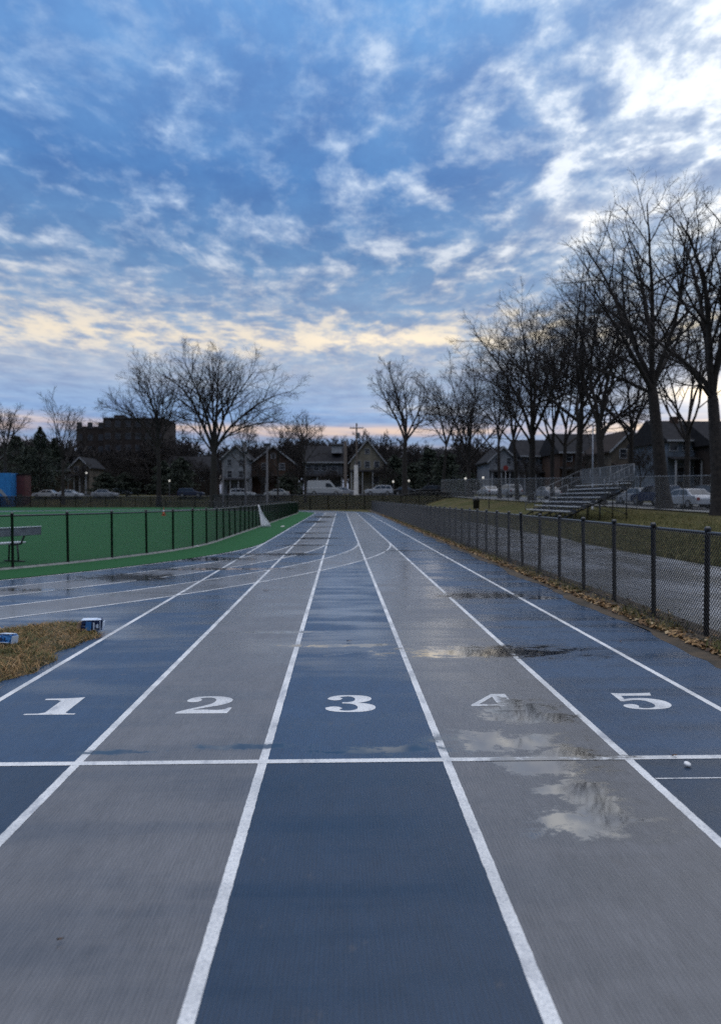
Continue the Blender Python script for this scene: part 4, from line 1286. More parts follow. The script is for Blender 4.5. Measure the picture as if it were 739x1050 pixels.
def carton(label, loc, rz, L, W, Hh, tilt, torn, navy):
    t = thing('drinks_carton', label, 'carton', loc, rz, 'crushed drinks cartons')
    t.rotation_euler = (tilt, 0, rz)
    g = random.Random(int(L * 1000))
    bm = bmesh.new()
    bmesh.ops.create_cube(bm, size=1.0)
    bmesh.ops.subdivide_edges(bm, edges=bm.edges, cuts=4, use_grid_fill=True)
    for v_ in bm.verts:
        v_.co = Vector((v_.co.x * L, v_.co.y * W, (v_.co.z + .5) * Hh))
        v_.co += Vector((g.gauss(0, .007), g.gauss(0, .005), g.gauss(0, .006)))
        if v_.co.x < -L * .2: v_.co.z *= .88 + .3 * (v_.co.x + L * .5) / L
    me_ = bpy.data.meshes.new('box'); bm.to_mesh(me_); bm.free()
    link_mesh('box', me_, M_cart_navy if navy else M_cart_blue, t)
    f = -W / 2 - .0085
    def patch(nm, pts_, m_, off=0):
        MB().prism([(a * L, c * Hh) for a, c in pts_], f - .003 - off, f + .004 - off).build(nm, m_, t)
    if navy:
        patch('blue_panel', [(-.28, .06), (.02, .03), (.04, .88), (-.22, .93)], M_cart_blue)
        patch('pale_print', [(.12, .12), (.18, .10), (.20, .80), (.13, .84)], M_cart_white)
        patch('pale_print', [(.27, .30), (.38, .26), (.40, .62), (.34, .70), (.28, .62)], M_cart_white)
        patch('edge_stripe', [(.455, 0.03), (.485, .03), (.485, .95), (.455, .97)], M_cart_white)
    else:
        patch('navy_print', [(-.35, .30), (-.20, .22), (-.10, .45), (-.20, .66), (-.34, .6)], M_cart_navy)
        patch('navy_print', [(.00, .26), (.10, .24), (.14, .6), (.04, .66)], M_cart_navy)
        patch('edge_stripe', [(-.49, .02), (.48, .02), (.48, .10), (-.49, .10)], M_cart_white)
    MB().box((0, 0, Hh + .006), (L * .98, W * .98, .006)).build('top_panel', M_cart_white, t)
    MB().box((L / 2 + .01, 0, Hh * .5), (.006, W * .95, Hh * .92)).build('end_flap', M_cart_white, t, rot=(0, .12, 0))
    if torn:
        MB().add([(-L * .50, -W * .4, 0), (-L * .72, -W * .6, Hh * .25), (-L * .66, -W * .35, Hh * .75), (-L * .5, -W * .4, Hh * .9), (-L * .46, W * .2, Hh * .9), (-L * .7, W * .1, Hh * .7)],
                 [(0, 1, 2, 3), (3, 2, 5, 4)]).build('torn_flap', M_card, t)


carton('crushed navy and blue drinks carton with a torn end beside the lane one line', (-2.84, 8.10, .03), R(6), .22, .12, .115, .05, True, True)
carton('small light blue drinks carton lying in the dry grass', (-3.40, 7.25, .06), R(-14), .14, .10, .085, -.12, False, False)

# little litter on the track
M_leafm = mat('dry_leaf', (.10, .055, .03), (.06, .035, .02), .8, 9)
o = MB().lathe([(.015, 0), (.020, .004), (.020, .012), (.016, .017), (.004, .018)], 14).build('bottle_cap', M_white, None, True, loc=(px2g(711, 792)[0], px2g(711, 792)[1], .008), rot=(.35, .1, .4))
tag(o, 'white bottle cap on the blue lane five just before the start line', 'bottle cap')
def small_leaf(label, px, py, s_, rz):
    X_, Y_ = px2g(px, py)
    V = []
    for i in range(7):
        a = i / 6
        wv_ = math.sin(a * math.pi) * .42 * s_
        V += [((a - .5) * 2 * s_, -wv_, .010 + .012 * abs(a - .5)), ((a - .5) * 2 * s_, 0, .006 + .005 * a), ((a - .5) * 2 * s_, wv_, .012)]
    Fc = []
    for i in range(6):
        for q in (0, 1): Fc.append((3 * i + q, 3 * i + 3 + q, 3 * i + 4 + q, 3 * i + 1 + q))
    me_ = bpy.data.meshes.new('fallen_leaf'); me_.from_pydata(V, [], Fc)
    o_ = link_mesh('fallen_leaf', me_, M_leafm, loc=(X_, Y_, .004), rot=(0, 0, rz))
    tag(o_, label, 'leaf')
small_leaf('dark leaf lying on the white start line in lane five', 698, 782, .022, .3)
small_leaf('small dark leaf on the grey lane two near the bottom of the picture', 62, 967, .012, .1)
small_leaf('dark leaf on the grey lane two beyond the number', 273, 606, .05, .0)
small_leaf('tiny dark leaf on the grey lane four ahead of the long puddle', 403, 595, .03, .6)
small_leaf('dark leaf on the blue lane three beyond the number', 358, 659, .03, .2)
small_leaf('brown leaf on the blue margin beside the black fence', 640, 661, .025, .9)
M_pebble = mat('pale_scrap', (.6, .6, .58), (.45, .45, .44), .7, 9)
for px, Yd, s_, lab in [(201, 22.0, .07, 'white paper scrap on the turf at the foot of the left fence'), (290, 37.5, .10, 'white paper scrap on the turf beside the white sheet')]:
    p_ = at(px, 540, Yd)
    g = random.Random(px)
    bm = bmesh.new(); bmesh.ops.create_icosphere(bm, subdivisions=2, radius=s_)
    for v_ in bm.verts: v_.co = Vector((v_.co.x * 1.3, v_.co.y, v_.co.z * .5)) * g.uniform(.7, 1.1)
    me_ = bpy.data.meshes.new('paper_scrap'); bm.to_mesh(me_); bm.free()
    tag(link_mesh('paper_scrap', me_, M_pebble, loc=(p_.x, Yd, .03)), lab, 'litter')

# ================================================================== cars
def paint(name, c, rough=.25):
    m, nt, b = new_mat(name)
    nt.put(b.inputs['Base Color'], nt.mix(nt.noise(nt.node('ShaderNodeTexCoord').outputs['Object'], 3, 4), tuple(c) + (1,), tuple(x * .86 for x in c) + (1,)))
    b.inputs['Roughness'].default_value = rough; b.inputs['Coat Weight'].default_value = .4
    return m


P_white = paint('white_car_paint', (.46, .48, .52)); P_black = paint('black_car_paint', (.012, .012, .014)); P_grey = paint('grey_car_paint', (.30, .31, .34))
P_silver = paint('silver_car_paint', (.42, .43, .45)); P_blue = paint('dark_blue_car_paint', (.02, .03, .07)); P_red = paint('dark_red_car_paint', (.16, .018, .02))
M_glass = mat('car_glass', (.012, .014, .018), (.02, .022, .028), .08, 2, spec=.7)
M_tyre = mat('tyre_rubber', (.012, .012, .012), (.02, .02, .02), .8, 9)
M_rim = mat('wheel_rim', (.35, .36, .38), (.28, .28, .30), .35, 6, metal=.7)
M_head = mat('headlamp_glass', (.65, .68, .72), (.5, .5, .55), .15, 6)
M_tail = mat('tail_lamp', (.30, .015, .015), (.2, .01, .01), .25, 6)
SHAPES = {
 'sedan': dict(body=[(-2.3, .30), (-2.32, .72), (-2.15, .92), (-1.55, .96), (.95, .94), (2.0, .80), (2.28, .62), (2.3, .30)],
               cab=[(-1.75, .93), (-1.05, 1.40), (-.2, 1.45), (.45, 1.38), (1.15, .93)],
               win=[[(-1.42, .98), (-.98, 1.33), (-.36, 1.38), (-.36, .98)], [(-.28, .98), (-.28, 1.38), (.40, 1.31), (.88, .98)]], H=1.45, W=.88),
 'suv': dict(body=[(-2.3, .36), (-2.34, .85), (-2.25, 1.06), (-1.6, 1.08), (.95, 1.06), (2.05, .96), (2.28, .78), (2.3, .36)],
             cab=[(-2.22, 1.05), (-1.95, 1.62), (-.6, 1.70), (.3, 1.62), (1.05, 1.05)],
             win=[[(-2.02, 1.11), (-1.82, 1.52), (-1.18, 1.57), (-1.18, 1.11)], [(-1.10, 1.11), (-1.10, 1.575), (-.34, 1.59), (-.34, 1.11)], [(-.26, 1.11), (-.26, 1.59), (.24, 1.54), (.78, 1.11)]], H=1.7, W=.92),
 'van': dict(body=[(-2.9, .36), (-2.92, 1.2), (-2.85, 1.25), (1.7, 1.22), (2.5, 1.06), (2.82, .80), (2.85, .36)],
             cab=[(-2.88, 1.2), (-2.82, 2.3), (-2.5, 2.42), (.6, 2.42), (.95, 2.32), (1.85, 1.2)],
             win=[[(.15, 1.32), (.15, 2.0), (.85, 1.98), (1.42, 1.32)]], H=2.42, W=1.0)}


def make_car(kind, label, pm, loc, rz, group):
    S = SHAPES[kind]; W_ = S['W']
    t = thing('parked_car' if kind != 'van' else 'parked_van', label, 'car' if kind != 'van' else 'van', loc, rz, group)
    body = MB().prism(S['body'], -W_, W_)
    me_b = body.mesh('body', False, .06)
    link_mesh('body', me_b, pm, t)
    cab = MB()
    n = len(S['cab']); wi = W_ - .16
    vs = []
    hz = S['H']; z_lo = min(c[1] for c in S['cab'])
    for sgn in (-1, 1):
        for a, c in S['cab']:
            f = (c - z_lo) / (hz - z_lo)
            vs.append((a, sgn * (W_ - .03 - .17 * f), c))
    cab.add(vs, [tuple(range(n)), tuple(range(2 * n - 1, n - 1, -1))] + [(i, (i + 1) % n, n + (i + 1) % n, n + i) for i in range(n)])
    cab.build('cabin', pm, t, bevel=.03)
    for sgn in (-1, 1):
        for poly in S['win']:
            vs = []
            for off in (-.03, .012):
                for a, c in poly:
                    f = (c - z_lo) / (hz - z_lo)
                    vs.append((a, sgn * (W_ - .03 - .17 * f + off), c))
            k = len(poly)
            MB().add(vs, [tuple(range(k)), tuple(range(2 * k - 1, k - 1, -1))] + [(i, (i + 1) % k, k + (i + 1) % k, k + i) for i in range(k)]).build('window', M_glass, t)
    # windscreen and rear window
    for (p, q) in ((S['cab'][-2], S['cab'][-1]), (S['cab'][1], S['cab'][0])):
        if kind == 'van' and p is S['cab'][1]: continue
        d = Vector((q[0] - p[0], 0, q[1] - p[1])); nn = Vector((-d.z, 0, d.x)).normalized()
        if nn.z < 0: nn = -nn
        a_ = Vector((p[0], 0, p[1])) + d * .08; c_ = Vector((p[0], 0, p[1])) + d * .86
        f1, f2 = (a_.z - z_lo) / (hz - z_lo), (c_.z - z_lo) / (hz - z_lo)
        w1, w2 = W_ - .11 - .17 * f1, W_ - .11 - .17 * f2
        vs = []
        for off in (-.02, .014):
            vs += [tuple(a_ + nn * off + Vector((0, -w1, 0))), tuple(a_ + nn * off + Vector((0, w1, 0))), tuple(c_ + nn * off + Vector((0, w2, 0))), tuple(c_ + nn * off + Vector((0, -w2, 0)))]
        MB().add(vs, [(0, 1, 2, 3), (7, 6, 5, 4), (0, 1, 5, 4), (1, 2, 6, 5), (2, 3, 7, 6), (3, 0, 4, 7)]).build('windscreen', M_glass, t)
    r_ = .33 if kind == 'sedan' else .37
    xw = (1.42, -1.42) if kind != 'van' else (1.85, -1.75)
    tm = MB().lathe([(r_ * .6, -.11), (r_ * .97, -.11), (r_, -.06), (r_, .06), (r_ * .97, .11), (r_ * .6, .11)], 18, axis='y').mesh('wheel', True)
    rm = MB().lathe([(r_ * .12, -.125), (r_ * .62, -.118), (r_ * .62, .118), (r_ * .12, .125)], 10, axis='y').mesh('rim')
    for xx in xw:
        for sgn in (-1, 1):
            wh = link_mesh('wheel', tm, M_tyre, t, (xx, sgn * (W_ - .09), r_))
            link_mesh('rim', rm, M_rim, wh)
    fx = S['body'][-2][0]; zf_ = S['body'][-2][1]
    for sgn in (-1, 1):
        MB().box((fx - .05, sgn * (W_ - .26), zf_ + .02), (.16, .36, .13)).build('headlight', M_head, t, bevel=.02)
        MB().box((S['body'][1][0] + .03, sgn * (W_ - .17), S['body'][1][1] - .02), (.10, .22, .22)).build('tail_light', M_tail, t, bevel=.02)
    return t


GC = 'cars parked along the far street'; GS = 'cars parked along the side street'
made = {}


def car(kind, label, pm, px, Y, rz, group):
    p_ = at(px, 505, Y); p_.z = tzf(p_.x, p_.y) + .02
    if kind not in made:
        made[kind] = make_car(kind, label, pm, p_, rz, group); return made[kind]
    c = copy_tree(made[kind], None, {'body': pm, 'cabin': pm})
    c.location = p_; c.rotation_euler = (0, 0, rz); tag(c, label, None, group)
    return c


car('suv', 'white parked car behind the fence right of the huge bare tree', P_white, 249, 128.5, 0, GC)
car('van', 'pale grey van parked behind the thin bare tree', P_silver, 333, 116.0, 0, 'vans parked along the far street')
car('suv', 'white parked car right of the pale concrete post', P_white, 388, 116.5, R(180), GC)
car('sedan', 'black parked car just right of the white parked car', P_black, 416, 116.5, 0, GC)
car('suv', 'black parked car at the end of the row under the forked tree', P_black, 438, 115.5, R(180), GC)
car('sedan', 'grey parked car partly behind the grey van', P_grey, 352, 120.5, 0, GC)
car('sedan', 'white parked car below the vase shaped tree', P_white, 72, 128.5, 0, GC)
car('sedan', 'silver parked car right of the dark red shed', P_silver, 48, 128.5, R(180), GC)
car('sedan', 'grey parked car before the apartment block', P_grey, 108, 129.0, 0, GC)
car('sedan', 'pale low car behind the trunk of the broad bare tree', P_white, 124, 134.0, 0, GC)
car('suv', 'dark blue car left of the trunk of the huge bare tree', P_blue, 196, 129, 0, GC)
car('sedan', 'silver parked car behind the low fence end below the brown house', P_silver, 284, 129.5, R(180), GC)
# the side street, seen through the tall grey fence
def scar(kind, label, pm, px, Y, dx=4.0, flip=0):
    p_ = Vector((float(fence_x(Y)) + dx, Y, 0)); p_.x = at(px, 505, Y).x
    c = car(kind, label, pm, px, Y, math.atan2(44, -7) + flip, GS)
    return c
scar('sedan', 'dark parked car behind the right end of the bleachers', P_black, 634, 64)
scar('sedan', 'silver parked car seen right of the bleachers', P_silver, 655, 60)
scar('suv', 'dark parked car behind the massive dark trunk', P_blue, 672, 57)
scar('sedan', 'white parked car between the two big trunks', P_white, 703, 50.5)
scar('suv', 'black parked car left of the trunk at the right edge', P_black, 722, 54)
scar('sedan', 'grey parked car behind the wide bare tree', P_grey, 560, 82)
scar('suv', 'silver parked car behind the narrow bare trunk', P_silver, 522, 92)
scar('sedan', 'white parked car at the far end of the grass bank', P_white, 500, 100)

# ================================================================== buildings
def wallm(name, c, k=.7): return mat(name, tuple(x * .6 for x in c), tuple(x * k * .55 for x in c), .9, .8, bump=.2, bscale=6, spec=.2)


W_white = wallm('white_siding', (.42, .44, .48)); W_beige = wallm('beige_siding', (.38, .34, .27)); W_grey = wallm('grey_siding', (.20, .21, .24))
W_brown = wallm('brown_brick', (.13, .08, .060)); W_dark = wallm('dark_brick', (.070, .055, .050)); W_tan = wallm('tan_siding', (.24, .20, .16)); W_blue = wallm('blue_grey_siding', (.24, .29, .36))
Rf_dark = mat('dark_shingles', (.024, .024, .027), (.015, .015, .018), .95, 1.5, bump=.4, bscale=5, spec=.15)
Rf_brown = mat('brown_shingles', (.034, .026, .023), (.022, .017, .016), .95, 1.5, bump=.4, bscale=5, spec=.15)
M_trim = mat('white_trim', (.34, .35, .38), (.25, .26, .28), .6, 2)
M_pane = mat('window_glass', (.018, .020, .026), (.03, .034, .042), .10, 1, spec=.7)
M_door = mat('dark_door', (.05, .035, .03), (.03, .025, .02), .6, 3)
LIT = glow_mat('lit_window', (1, .72, .42, 1), 1.6)


def window(t, x_, z_, w_, h_, y_, trim=None, axis='y', lit=False):
    trim = trim or M_trim
    f = MB(); b_ = .09
    for (cx, cz, sx, sz) in ((x_ - w_ / 2 - b_ / 2, z_, b_, h_ + 2 * b_), (x_ + w_ / 2 + b_ / 2, z_, b_, h_ + 2 * b_), (x_, z_ + h_ / 2 + b_ / 2, w_, b_), (x_, z_ - h_ / 2 - b_ / 2, w_, b_), (x_, z_, w_, .05)):
        if axis == 'y': f.box((cx, y_ - .03, cz), (sx, .10, sz))
        else: f.box((y_ - .03, cx, cz), (.10, sx, sz))
    fr = f.build('window', trim, t)
    p = MB()
    if axis == 'y': p.box((x_, y_ + .005, z_), (w_, .03, h_))
    else: p.box((y_ + .005, x_, z_), (.03, w_, h_))
    p.build('pane', LIT if lit else M_pane, fr)


def house(label, px, Y, wpx, py_eave, py_top, depth, wm, rm, gable=True, wins=(), cat='house', porch=None, chimney=None, rz=0, door=True, group='houses beyond the street', lit=()):
    """wpx: (left, right) in pixels at depth Y; front wall faces the track. wins: (fx, py, w, h) with fx in 0..1"""
    x0, x1 = at(px[0], 0, Y).x, at(px[1], 0, Y).x
    b_ = Vector(((x0 + x1) / 2, Y, 0)); b_.z = tzf(b_.x, Y) - .1
    W_ = x1 - x0
    he = at(0, py_eave, Y).z - b_.z; ht = at(0, py_top, Y).z - b_.z
    t = thing('house', label, cat, b_, rz, group)
    if gable:   # gable end faces the track
        MB().prism([(-W_ / 2, 0), (W_ / 2, 0), (W_ / 2, he), (0, ht - .12), (-W_ / 2, he)], 0, depth).build('wall', wm, t)
        r = MB(); o_ = .45
        sl = (ht - he) / (W_ / 2)
        for sg in (-1, 1):
            r.prism([(0, ht), (sg * (W_ / 2 + o_), he - sl * o_), (sg * (W_ / 2 + o_), he - sl * o_ - .22), (0, ht - .22)], -.45, depth + .4)
        rf = r.build('roof', rm, t)
        v = MB()
        for sg in (-1, 1):
            v.prism([(0, ht - .05), (sg * (W_ / 2 + o_), he - sl * o_ - .05), (sg * (W_ / 2 + o_), he - sl * o_ - .34), (0, ht - .34)], -.50, -.452)
        v.build('bargeboard', M_trim, t)
    else:
        MB().box((0, depth / 2, he / 2), (W_, depth, he)).build('wall', wm, t)
        r = MB().prism([(-.5, he - .05), (depth / 2, ht), (depth + .5, he - .05), (depth + .5, he - .30), (-.5, he - .30)], -W_ / 2 - .35, W_ / 2 + .35, axis='x')
        rf = r.build('roof', rm, t)
        MB().box((0, -.55, he - .16), (W_ + .6, .08, .22)).build('gutter', M_trim, t)
    if chimney is not None:
        cx = (chimney[0] - .5) * W_
        zt = at(0, chimney[1], Y).z - b_.z
        MB().box((cx, depth * .45, (zt + he) / 2), (.8, .8, zt - he)).build('chimney', chimney[2], t)
    for i, (fx, py, w_, h_) in enumerate(wins):
        window(t, (fx - .5) * W_, at(0, py, Y).z - b_.z, w_, h_, 0, lit=i in lit)
    if door:
        dx = (.5 - .28) * W_ * -1
        d_ = MB().box((dx, -.03, 1.15), (1.0, .08, 2.1)).build('door', M_door, t)
        MB().lathe([(.03, -.06), (.04, 0), (.03, .03)], 6, axis='y').build('handle', M_galv, d_, loc=(dx + .38, -.08, 1.1))
    if porch:
        zp = at(0, porch, Y).z - b_.z
        MB().prism([(-2.0, zp - .35), (0, zp), (0, zp - .15), (-2.0, zp - .5)], -W_ / 2 - .1, W_ / 2 + .1, axis='x').build('porch_roof', rm, t)
        MB().box((0, -1.0, .25), (W_, 2.0, .5)).build('porch_floor', W_grey, t)
        for fx in (.03, .35, .65, .97):
            MB().box(((fx - .5) * W_, -1.8, (zp - .4 + .5) / 2), (.16, .16, zp - .9)).build('porch_post', M_trim, t)
    return t


house('beige gabled house with a row of three windows right of the pale post', (359, 394), 136, None, 471, 449, 11, W_beige, Rf_dark, True, [(.22, 475.5, .9, 1.1), (.5, 475.5, .9, 1.1), (.78, 475.5, .9, 1.1), (.5, 462, .8, .9), (.2, 492, 1, 1.3), (.75, 492, 1.2, 1.3)], porch=481)
t = house('grey house with a dark roof and white dormer behind the grey van', (311, 351), 142, None, 473, 454, 12, W_grey, Rf_dark, False, [(.12, 479, 1, 1.2), (.32, 479, 1, 1.2), (.52, 479, 1, 1.2), (.78, 482, 1.3, 1.4), (.3, 494, 1.1, 1.4)], porch=486)
# white dormer on its roof
dw = MB().box((2.7, 1.9, 9.6), (2.1, 2.4, 1.6)).build('dormer', M_trim, t)
MB().prism([(.4, 10.38), (3.3, 10.75), (3.3, 10.9), (.4, 10.52)], 1.45, 3.95, axis='x').build('dormer_roof', Rf_dark, dw)
house('white fronted narrow house with a steep dark roof right of the huge trunk', (226, 254), 140, None, 468, 455, 12, W_white, Rf_dark, True, [(.28, 474, .8, 1.2), (.70, 474, .8, 1.2), (.28, 486, .9, 1.3), (.7, 486, .9, 1.3), (.7, 497, 1.2, 1.3)], porch=490, chimney=(.70, 450, M_trim))
house('brown brick house with a tan gable behind the small bare tree', (256, 302), 144, None, 474, 456, 12, W_brown, Rf_brown, True, [(.3, 478, 1, 1.2), (.7, 478, 1, 1.2), (.5, 467, .8, .9), (.3, 492, 1.1, 1.3), (.72, 492, 1.2, 1.3)], porch=486)
house('low dark house left of the huge bare tree', (168, 214), 152, None, 482, 466, 11, W_dark, Rf_dark, False, [(.2, 490, 1, 1.2), (.5, 490, 1, 1.2), (.8, 490, 1, 1.2)])
house('dark gabled house behind the black parked cars', (398, 440), 150, None, 478, 460, 11, W_dark, Rf_dark, True, [(.3, 484, 1, 1.2), (.7, 484, 1, 1.2), (.5, 472, .8, .8)], porch=491)
house('dark house with grey siding behind the thicket', (440, 478), 152, None, 472, 458, 11, W_grey, Rf_dark, False, [(.3, 480, .9, 1.1), (.6, 480, .9, 1.1), (.45, 492, 1.1, 1.2)])
house('dark brown house at the left edge behind the blue container', (-14, 24), 165, None, 478, 462, 11, W_dark, Rf_brown, True, [(.3, 484, 1, 1.2), (.7, 484, 1, 1.2)])
house('small dark house between the evergreens and the apartment block', (24, 76), 165, None, 482, 468, 11, W_brown, Rf_dark, False, [(.2, 490, 1, 1.2), (.5, 490, 1, 1.2), (.8, 490, 1, 1.2)])
house('pale porch house under the vase shaped bare tree', (69, 88), 150, None, 477, 468, 9, W_tan, Rf_dark, True, [(.3, 481, .8, 1.0), (.7, 481, .8, 1.0)], porch=486)
house('white house with small windows behind the narrow trunk', (503, 532), 124, None, 470, 456, 11, W_white, Rf_dark, True, [(.28, 472, .8, 1.1), (.7, 472, .8, 1.1), (.28, 486, .9, 1.2), (.7, 486, .9, 1.2)], porch=481)
house('grey house behind the wide bare tree', (536, 572), 122, None, 466, 447, 11, W_grey, Rf_dark, False, [(.25, 472, .9, 1.1), (.6, 472, .9, 1.1), (.3, 488, .9, 1.2), (.7, 488, .9, 1.2)], porch=482)
house('brown house behind the straight bare tree', (576, 624), 112, None, 462, 440, 11, W_brown, Rf_dark, False, [(.2, 468, .9, 1.2), (.42, 468, .9, 1.2), (.7, 468, .9, 1.2), (.3, 488, 1, 1.2), (.7, 488, 1.1, 1.2)], porch=478)
house('tan house with a brown roof between the bleachers and the massive trunk', (630, 669), 98, None, 458, 438, 11, W_tan, Rf_brown, True, [(.3, 464, .9, 1.2), (.7, 464, .9, 1.2), (.3, 485, 1, 1.2), (.72, 485, 1, 1.2)], porch=474)
house('blue grey house with a big dark roof between the two big trunks', (688, 730), 84, None, 449, 424, 11, W_blue, Rf_dark, False, [(.14, 455, .9, 1.3), (.45, 455, .8, 1.2), (.68, 455, .7, 1.3), (.84, 455, .7, 1.3), (.3, 484, 1, 1.3), (.75, 484, 1.1, 1.3)], porch=467, chimney=(.62, 420, W_brown))
house('dark house at the right edge beyond the street', (734, 790), 80, None, 452, 424, 11, W_dark, Rf_dark, False, [(.3, 466, .9, 1.2), (.7, 466, .9, 1.2)], porch=476)

# apartment block
Ya = 195
xa, xb, xc = at(75, 0, Ya).x, at(104, 0, Ya).x, at(166, 0, Ya).x
b_ = Vector((xb, Ya, tzf(xb, Ya) - .1))
ab = thing('apartment_block', 'dark brick apartment block with a flat stepped roof above the street', 'building', b_)
h1, h2 = at(0, 437, Ya).z - b_.z, at(0, 429, Ya).z - b_.z
MB().box(((xa - xb) / 2, 7, h1 / 2), (xb - xa, 14, h1)).build('lower_wing', W_dark, ab)
MB().box(((xc - xb) / 2, 6.5, h2 / 2), (xc - xb - .01, 15, h2)).build('main_wing', W_dark, ab)
MB().box((3.0, 5, h2 + .7), (2.6, 4, 1.4)).build('roof_hut', W_dark, ab)
MB().box(((xc - xb) / 2, 6.5, h2 + .1), (xc - xb + .3, 15.3, .2)).build('parapet', W_grey, ab)
for fl in range(6):
    zc = 2.6 + fl * 3.3
    for q in np.linspace(.12, .88, 3): window(ab, (xa - xb) * (1 - q), zc, 1.2, 1.5, 0.0, W_grey)
    for q in np.linspace(.08, .92, 6): window(ab, (xc - xb) * q, zc + .3, 1.3, 1.5, -1.0, W_grey)

# shed and blue container at the left edge
pA = at(5, 512, 121); zA = tzf(pA.x, 121)
M_bluepaint = mat('blue_paint', (.03, .19, .50), (.04, .24, .58), .4, 1.5); M_redpaint = mat('dark_red_paint', (.10, .025, .028), (.07, .02, .022), .6, 2)
ct = thing('storage_container', 'bright blue container with a white wave painted on it at the left edge', 'container', (pA.x, 121, zA - .3))
hC = at(0, 485, 121).z - zA + .3
wC = 4.6
b_ = MB().box((-1.2, 1.3, hC / 2), (wC, 2.6, hC))
for q in np.arange(-wC / 2 + .15, wC / 2, .3): b_.box((-1.2 + q, -.02, hC / 2), (.12, .05, hC - .3))
b_.build('body', M_bluepaint, ct)
wave = [(-3.4, 1.0), (-2.6, 2.6), (-1.4, 3.2), (-.3, 2.4), (.3, 1.2), (.9, .6), (.9, 1.3), (.4, 2.2), (-.4, 3.2), (-1.4, 3.8), (-2.8, 3.3), (-3.4, 2.2)]
MB().prism(wave, -.075, -.05).build('painted_wave', M_trim, ct)
MB().box((1.0, -.04, hC / 2), (.10, .05, hC)).build('door_post', M_bluepaint, ct)
pB = at(19, 512, 123); zB = tzf(pB.x, 123)
sh = thing('shed', 'dark red shed beside the blue container', 'shed', (pB.x, 123, zB - .2))
hS = at(0, 487, 123).z - zB + .2
MB().box((0, 1.2, hS / 2), (2.3, 2.4, hS)).build('wall', M_redpaint, sh)
MB().prism([(-1.3, hS), (1.3, hS + .12), (1.3, hS + .24), (-1.3, hS + .12)], -.15, 2.6).build('roof', Rf_dark, sh)
MB().box((.2, -.03, 1.2), (1.0, .05, 2.0)).build('door', M_door, sh)

# posts and lamps
def pole(name, label, cat, px, Y, pyt, r_, m_, pyb=509, extra=None):
    p_ = at(px, pyb, Y); p_.z = tzf(p_.x, Y) - .05
    hh = at(px, pyt, Y).z - p_.z
    t = thing(name, label, cat, p_)
    MB().lathe([(r_ * 1.6, 0), (r_ * 1.6, .12), (r_, .2), (r_ * .8, hh)], 10).build('pole', m_, t, True)
    if extra: extra(t, hh)
    return t


M_conc = mat('pale_concrete', (.34, .33, .32), (.26, .26, .26), .85, 2, bump=.3)
M_wood = mat('pole_wood', (.055, .042, .034), (.035, .028, .024), .9, 3)
def cross(t, hh):
    MB().box((0, 0, hh - .8), (2.2, .12, .14)).build('cross_arm', M_wood, t)
    for xx in (-.95, -.5, .5, .95): MB().lathe([(.05, 0), (.07, .08), (.03, .18)], 8).build('insulator', M_conc, t, loc=(xx, 0, hh - .73))
def transf(t, hh):
    cross(t, hh); MB().lathe([(.22, 0), (.24, .05), (.24, .8), (.18, .9)], 12).build('transformer', M_galv, t, loc=(.32, 0, hh - 2.4))
pole('utility_pole', 'dark wooden utility pole rising over the beige gabled house', 'pole', 365.5, 114, 434, .16, M_wood, extra=transf)
pole('concrete_post', 'pale concrete post in front of the beige gabled house', 'post', 365, 110, 477, .36, M_conc)
pole('utility_pole', 'dark pole standing between the grey house and the beige house', 'pole', 354, 124, 452, .30, M_wood)
pole('flood_light_pole', 'dark steel pole behind the left fence below the brown house', 'pole', 274, 92, 456, .15, M_darksteel, extra=lambda t, hh: MB().box((0, 0, hh), (.9, .25, .35)).build('lamp_head', M_darksteel, t))
pole('flood_light_pole', 'dark steel pole in front of the white parked car', 'pole', 252, 94, 464, .09, M_darksteel, extra=lambda t, hh: MB().box((0, 0, hh), (.7, .25, .25)).build('lamp_head', M_darksteel, t))
pole('flood_light_pole', 'dark steel pole beside the trunk of the huge bare tree', 'pole', 229, 98, 470, .09, M_darksteel, extra=lambda t, hh: MB().box((0, 0, hh), (.7, .25, .25)).build('lamp_head', M_darksteel, t))
M_lamp = glow_mat('lamp_glow', (1, .94, .84, 1), .40)
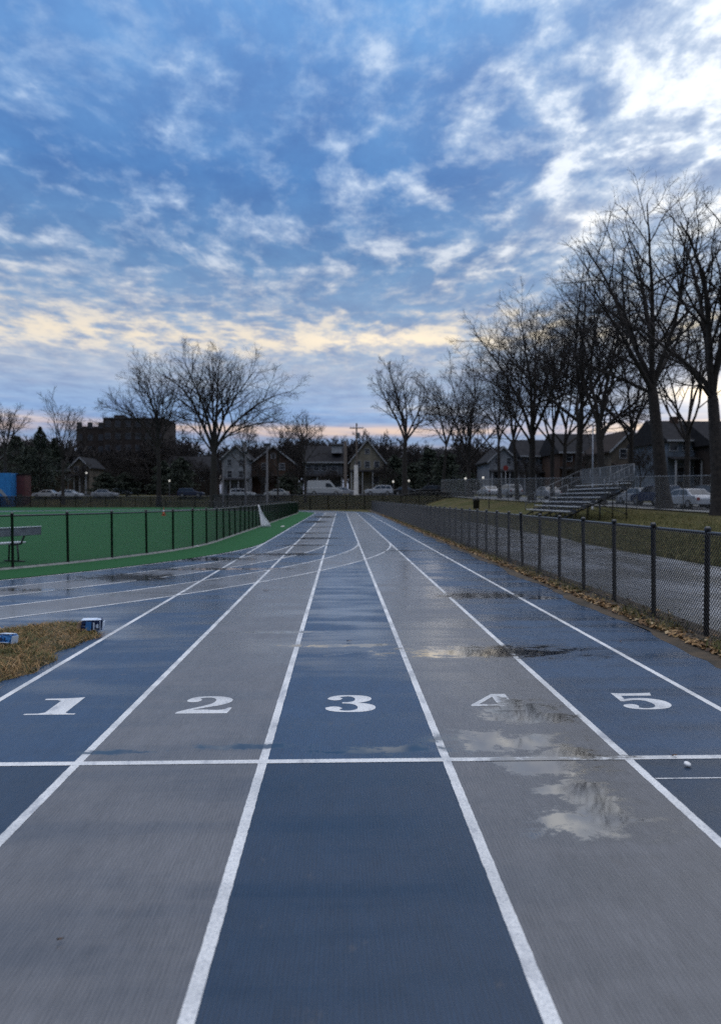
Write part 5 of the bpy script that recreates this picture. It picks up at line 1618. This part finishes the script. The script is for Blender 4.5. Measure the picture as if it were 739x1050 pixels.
def globe(t, hh):
    MB().lathe([(.05, 0), (.11, .05), (.15, .14), (.14, .23), (.07, .30), (.02, .32)], 12).build('globe', M_lamp, t, True, loc=(0, 0, hh))
for px, Y, pyt, lab in [(403, 113, 495, 'lit street lamp left of two above the black parked car'), (419, 113, 494, 'lit street lamp right of two above the black parked car'),
                        (477, 94, 492, 'lit street lamp at the end of the grass bank left of the fence'), (495, 100, 491, 'lit street lamp behind the black bin'),
                        (89, 126, 486, 'lit street lamp before the corner of the apartment block'), (174, 124, 494, 'dim street lamp right of the broad bare tree')]:
    t = pole('street_lamp', lab, 'street lamp', px, Y, pyt, .06, M_darksteel, extra=globe); t['group'] = 'lit street lamps'
sg = pole('street_sign', 'red street sign among the trunks left of the wide bare tree', 'sign', 518, 96, 480, .04, M_galv)
hh = at(518, 478, 96).z - tzf(sg.location.x, 96)
MB().lathe([(.38, -.02), (.38, .02)], 8, axis='y').build('plate', mat('red_sign', (.22, .025, .02), (.18, .02, .02), .4, 4), sg, loc=(0, -.06, hh - .2), rot=(0, R(22.5), 0))

# far woods closing the horizon: a mass of bare twigs
gw = np.random.default_rng(77)
small = []
for s_ in range(4):
    tr, cr = tree_meshes(300 + s_, 13, .22, .20, limbs=7, spread=(6, 55), k2=6, k3=5, k4=3, twig=.045, trop=.05)
    small.append(join([tr, cr]))
parts_ = []
for i in range(260):
    Yw = gw.uniform(170, 215); px = gw.uniform(-40, 800)
    X_ = (px - VX) / F * Yw
    if px > 500: Yw = gw.uniform(135, 170); X_ = (px - VX) / F * Yw
    V_, Q_ = small[i % 4]
    a = gw.uniform(0, 6.3); s_ = gw.uniform(.95, 1.5) if px < 500 else gw.uniform(.7, 1.05)
    c_, n_ = math.cos(a), math.sin(a)
    V2 = np.stack([(V_[:, 0] * c_ - V_[:, 1] * n_) * s_ * 1.25 + X_, (V_[:, 0] * n_ + V_[:, 1] * c_) * s_ * 1.25 + Yw, V_[:, 2] * s_ + tzf(X_, Yw)], -1)
    parts_.append((V2, Q_))
o = link_mesh('far_woods', np_mesh('far_woods', *join(parts_)), M_twig); tag(o, 'mass of bare twigs behind the houses', None, kind='stuff')
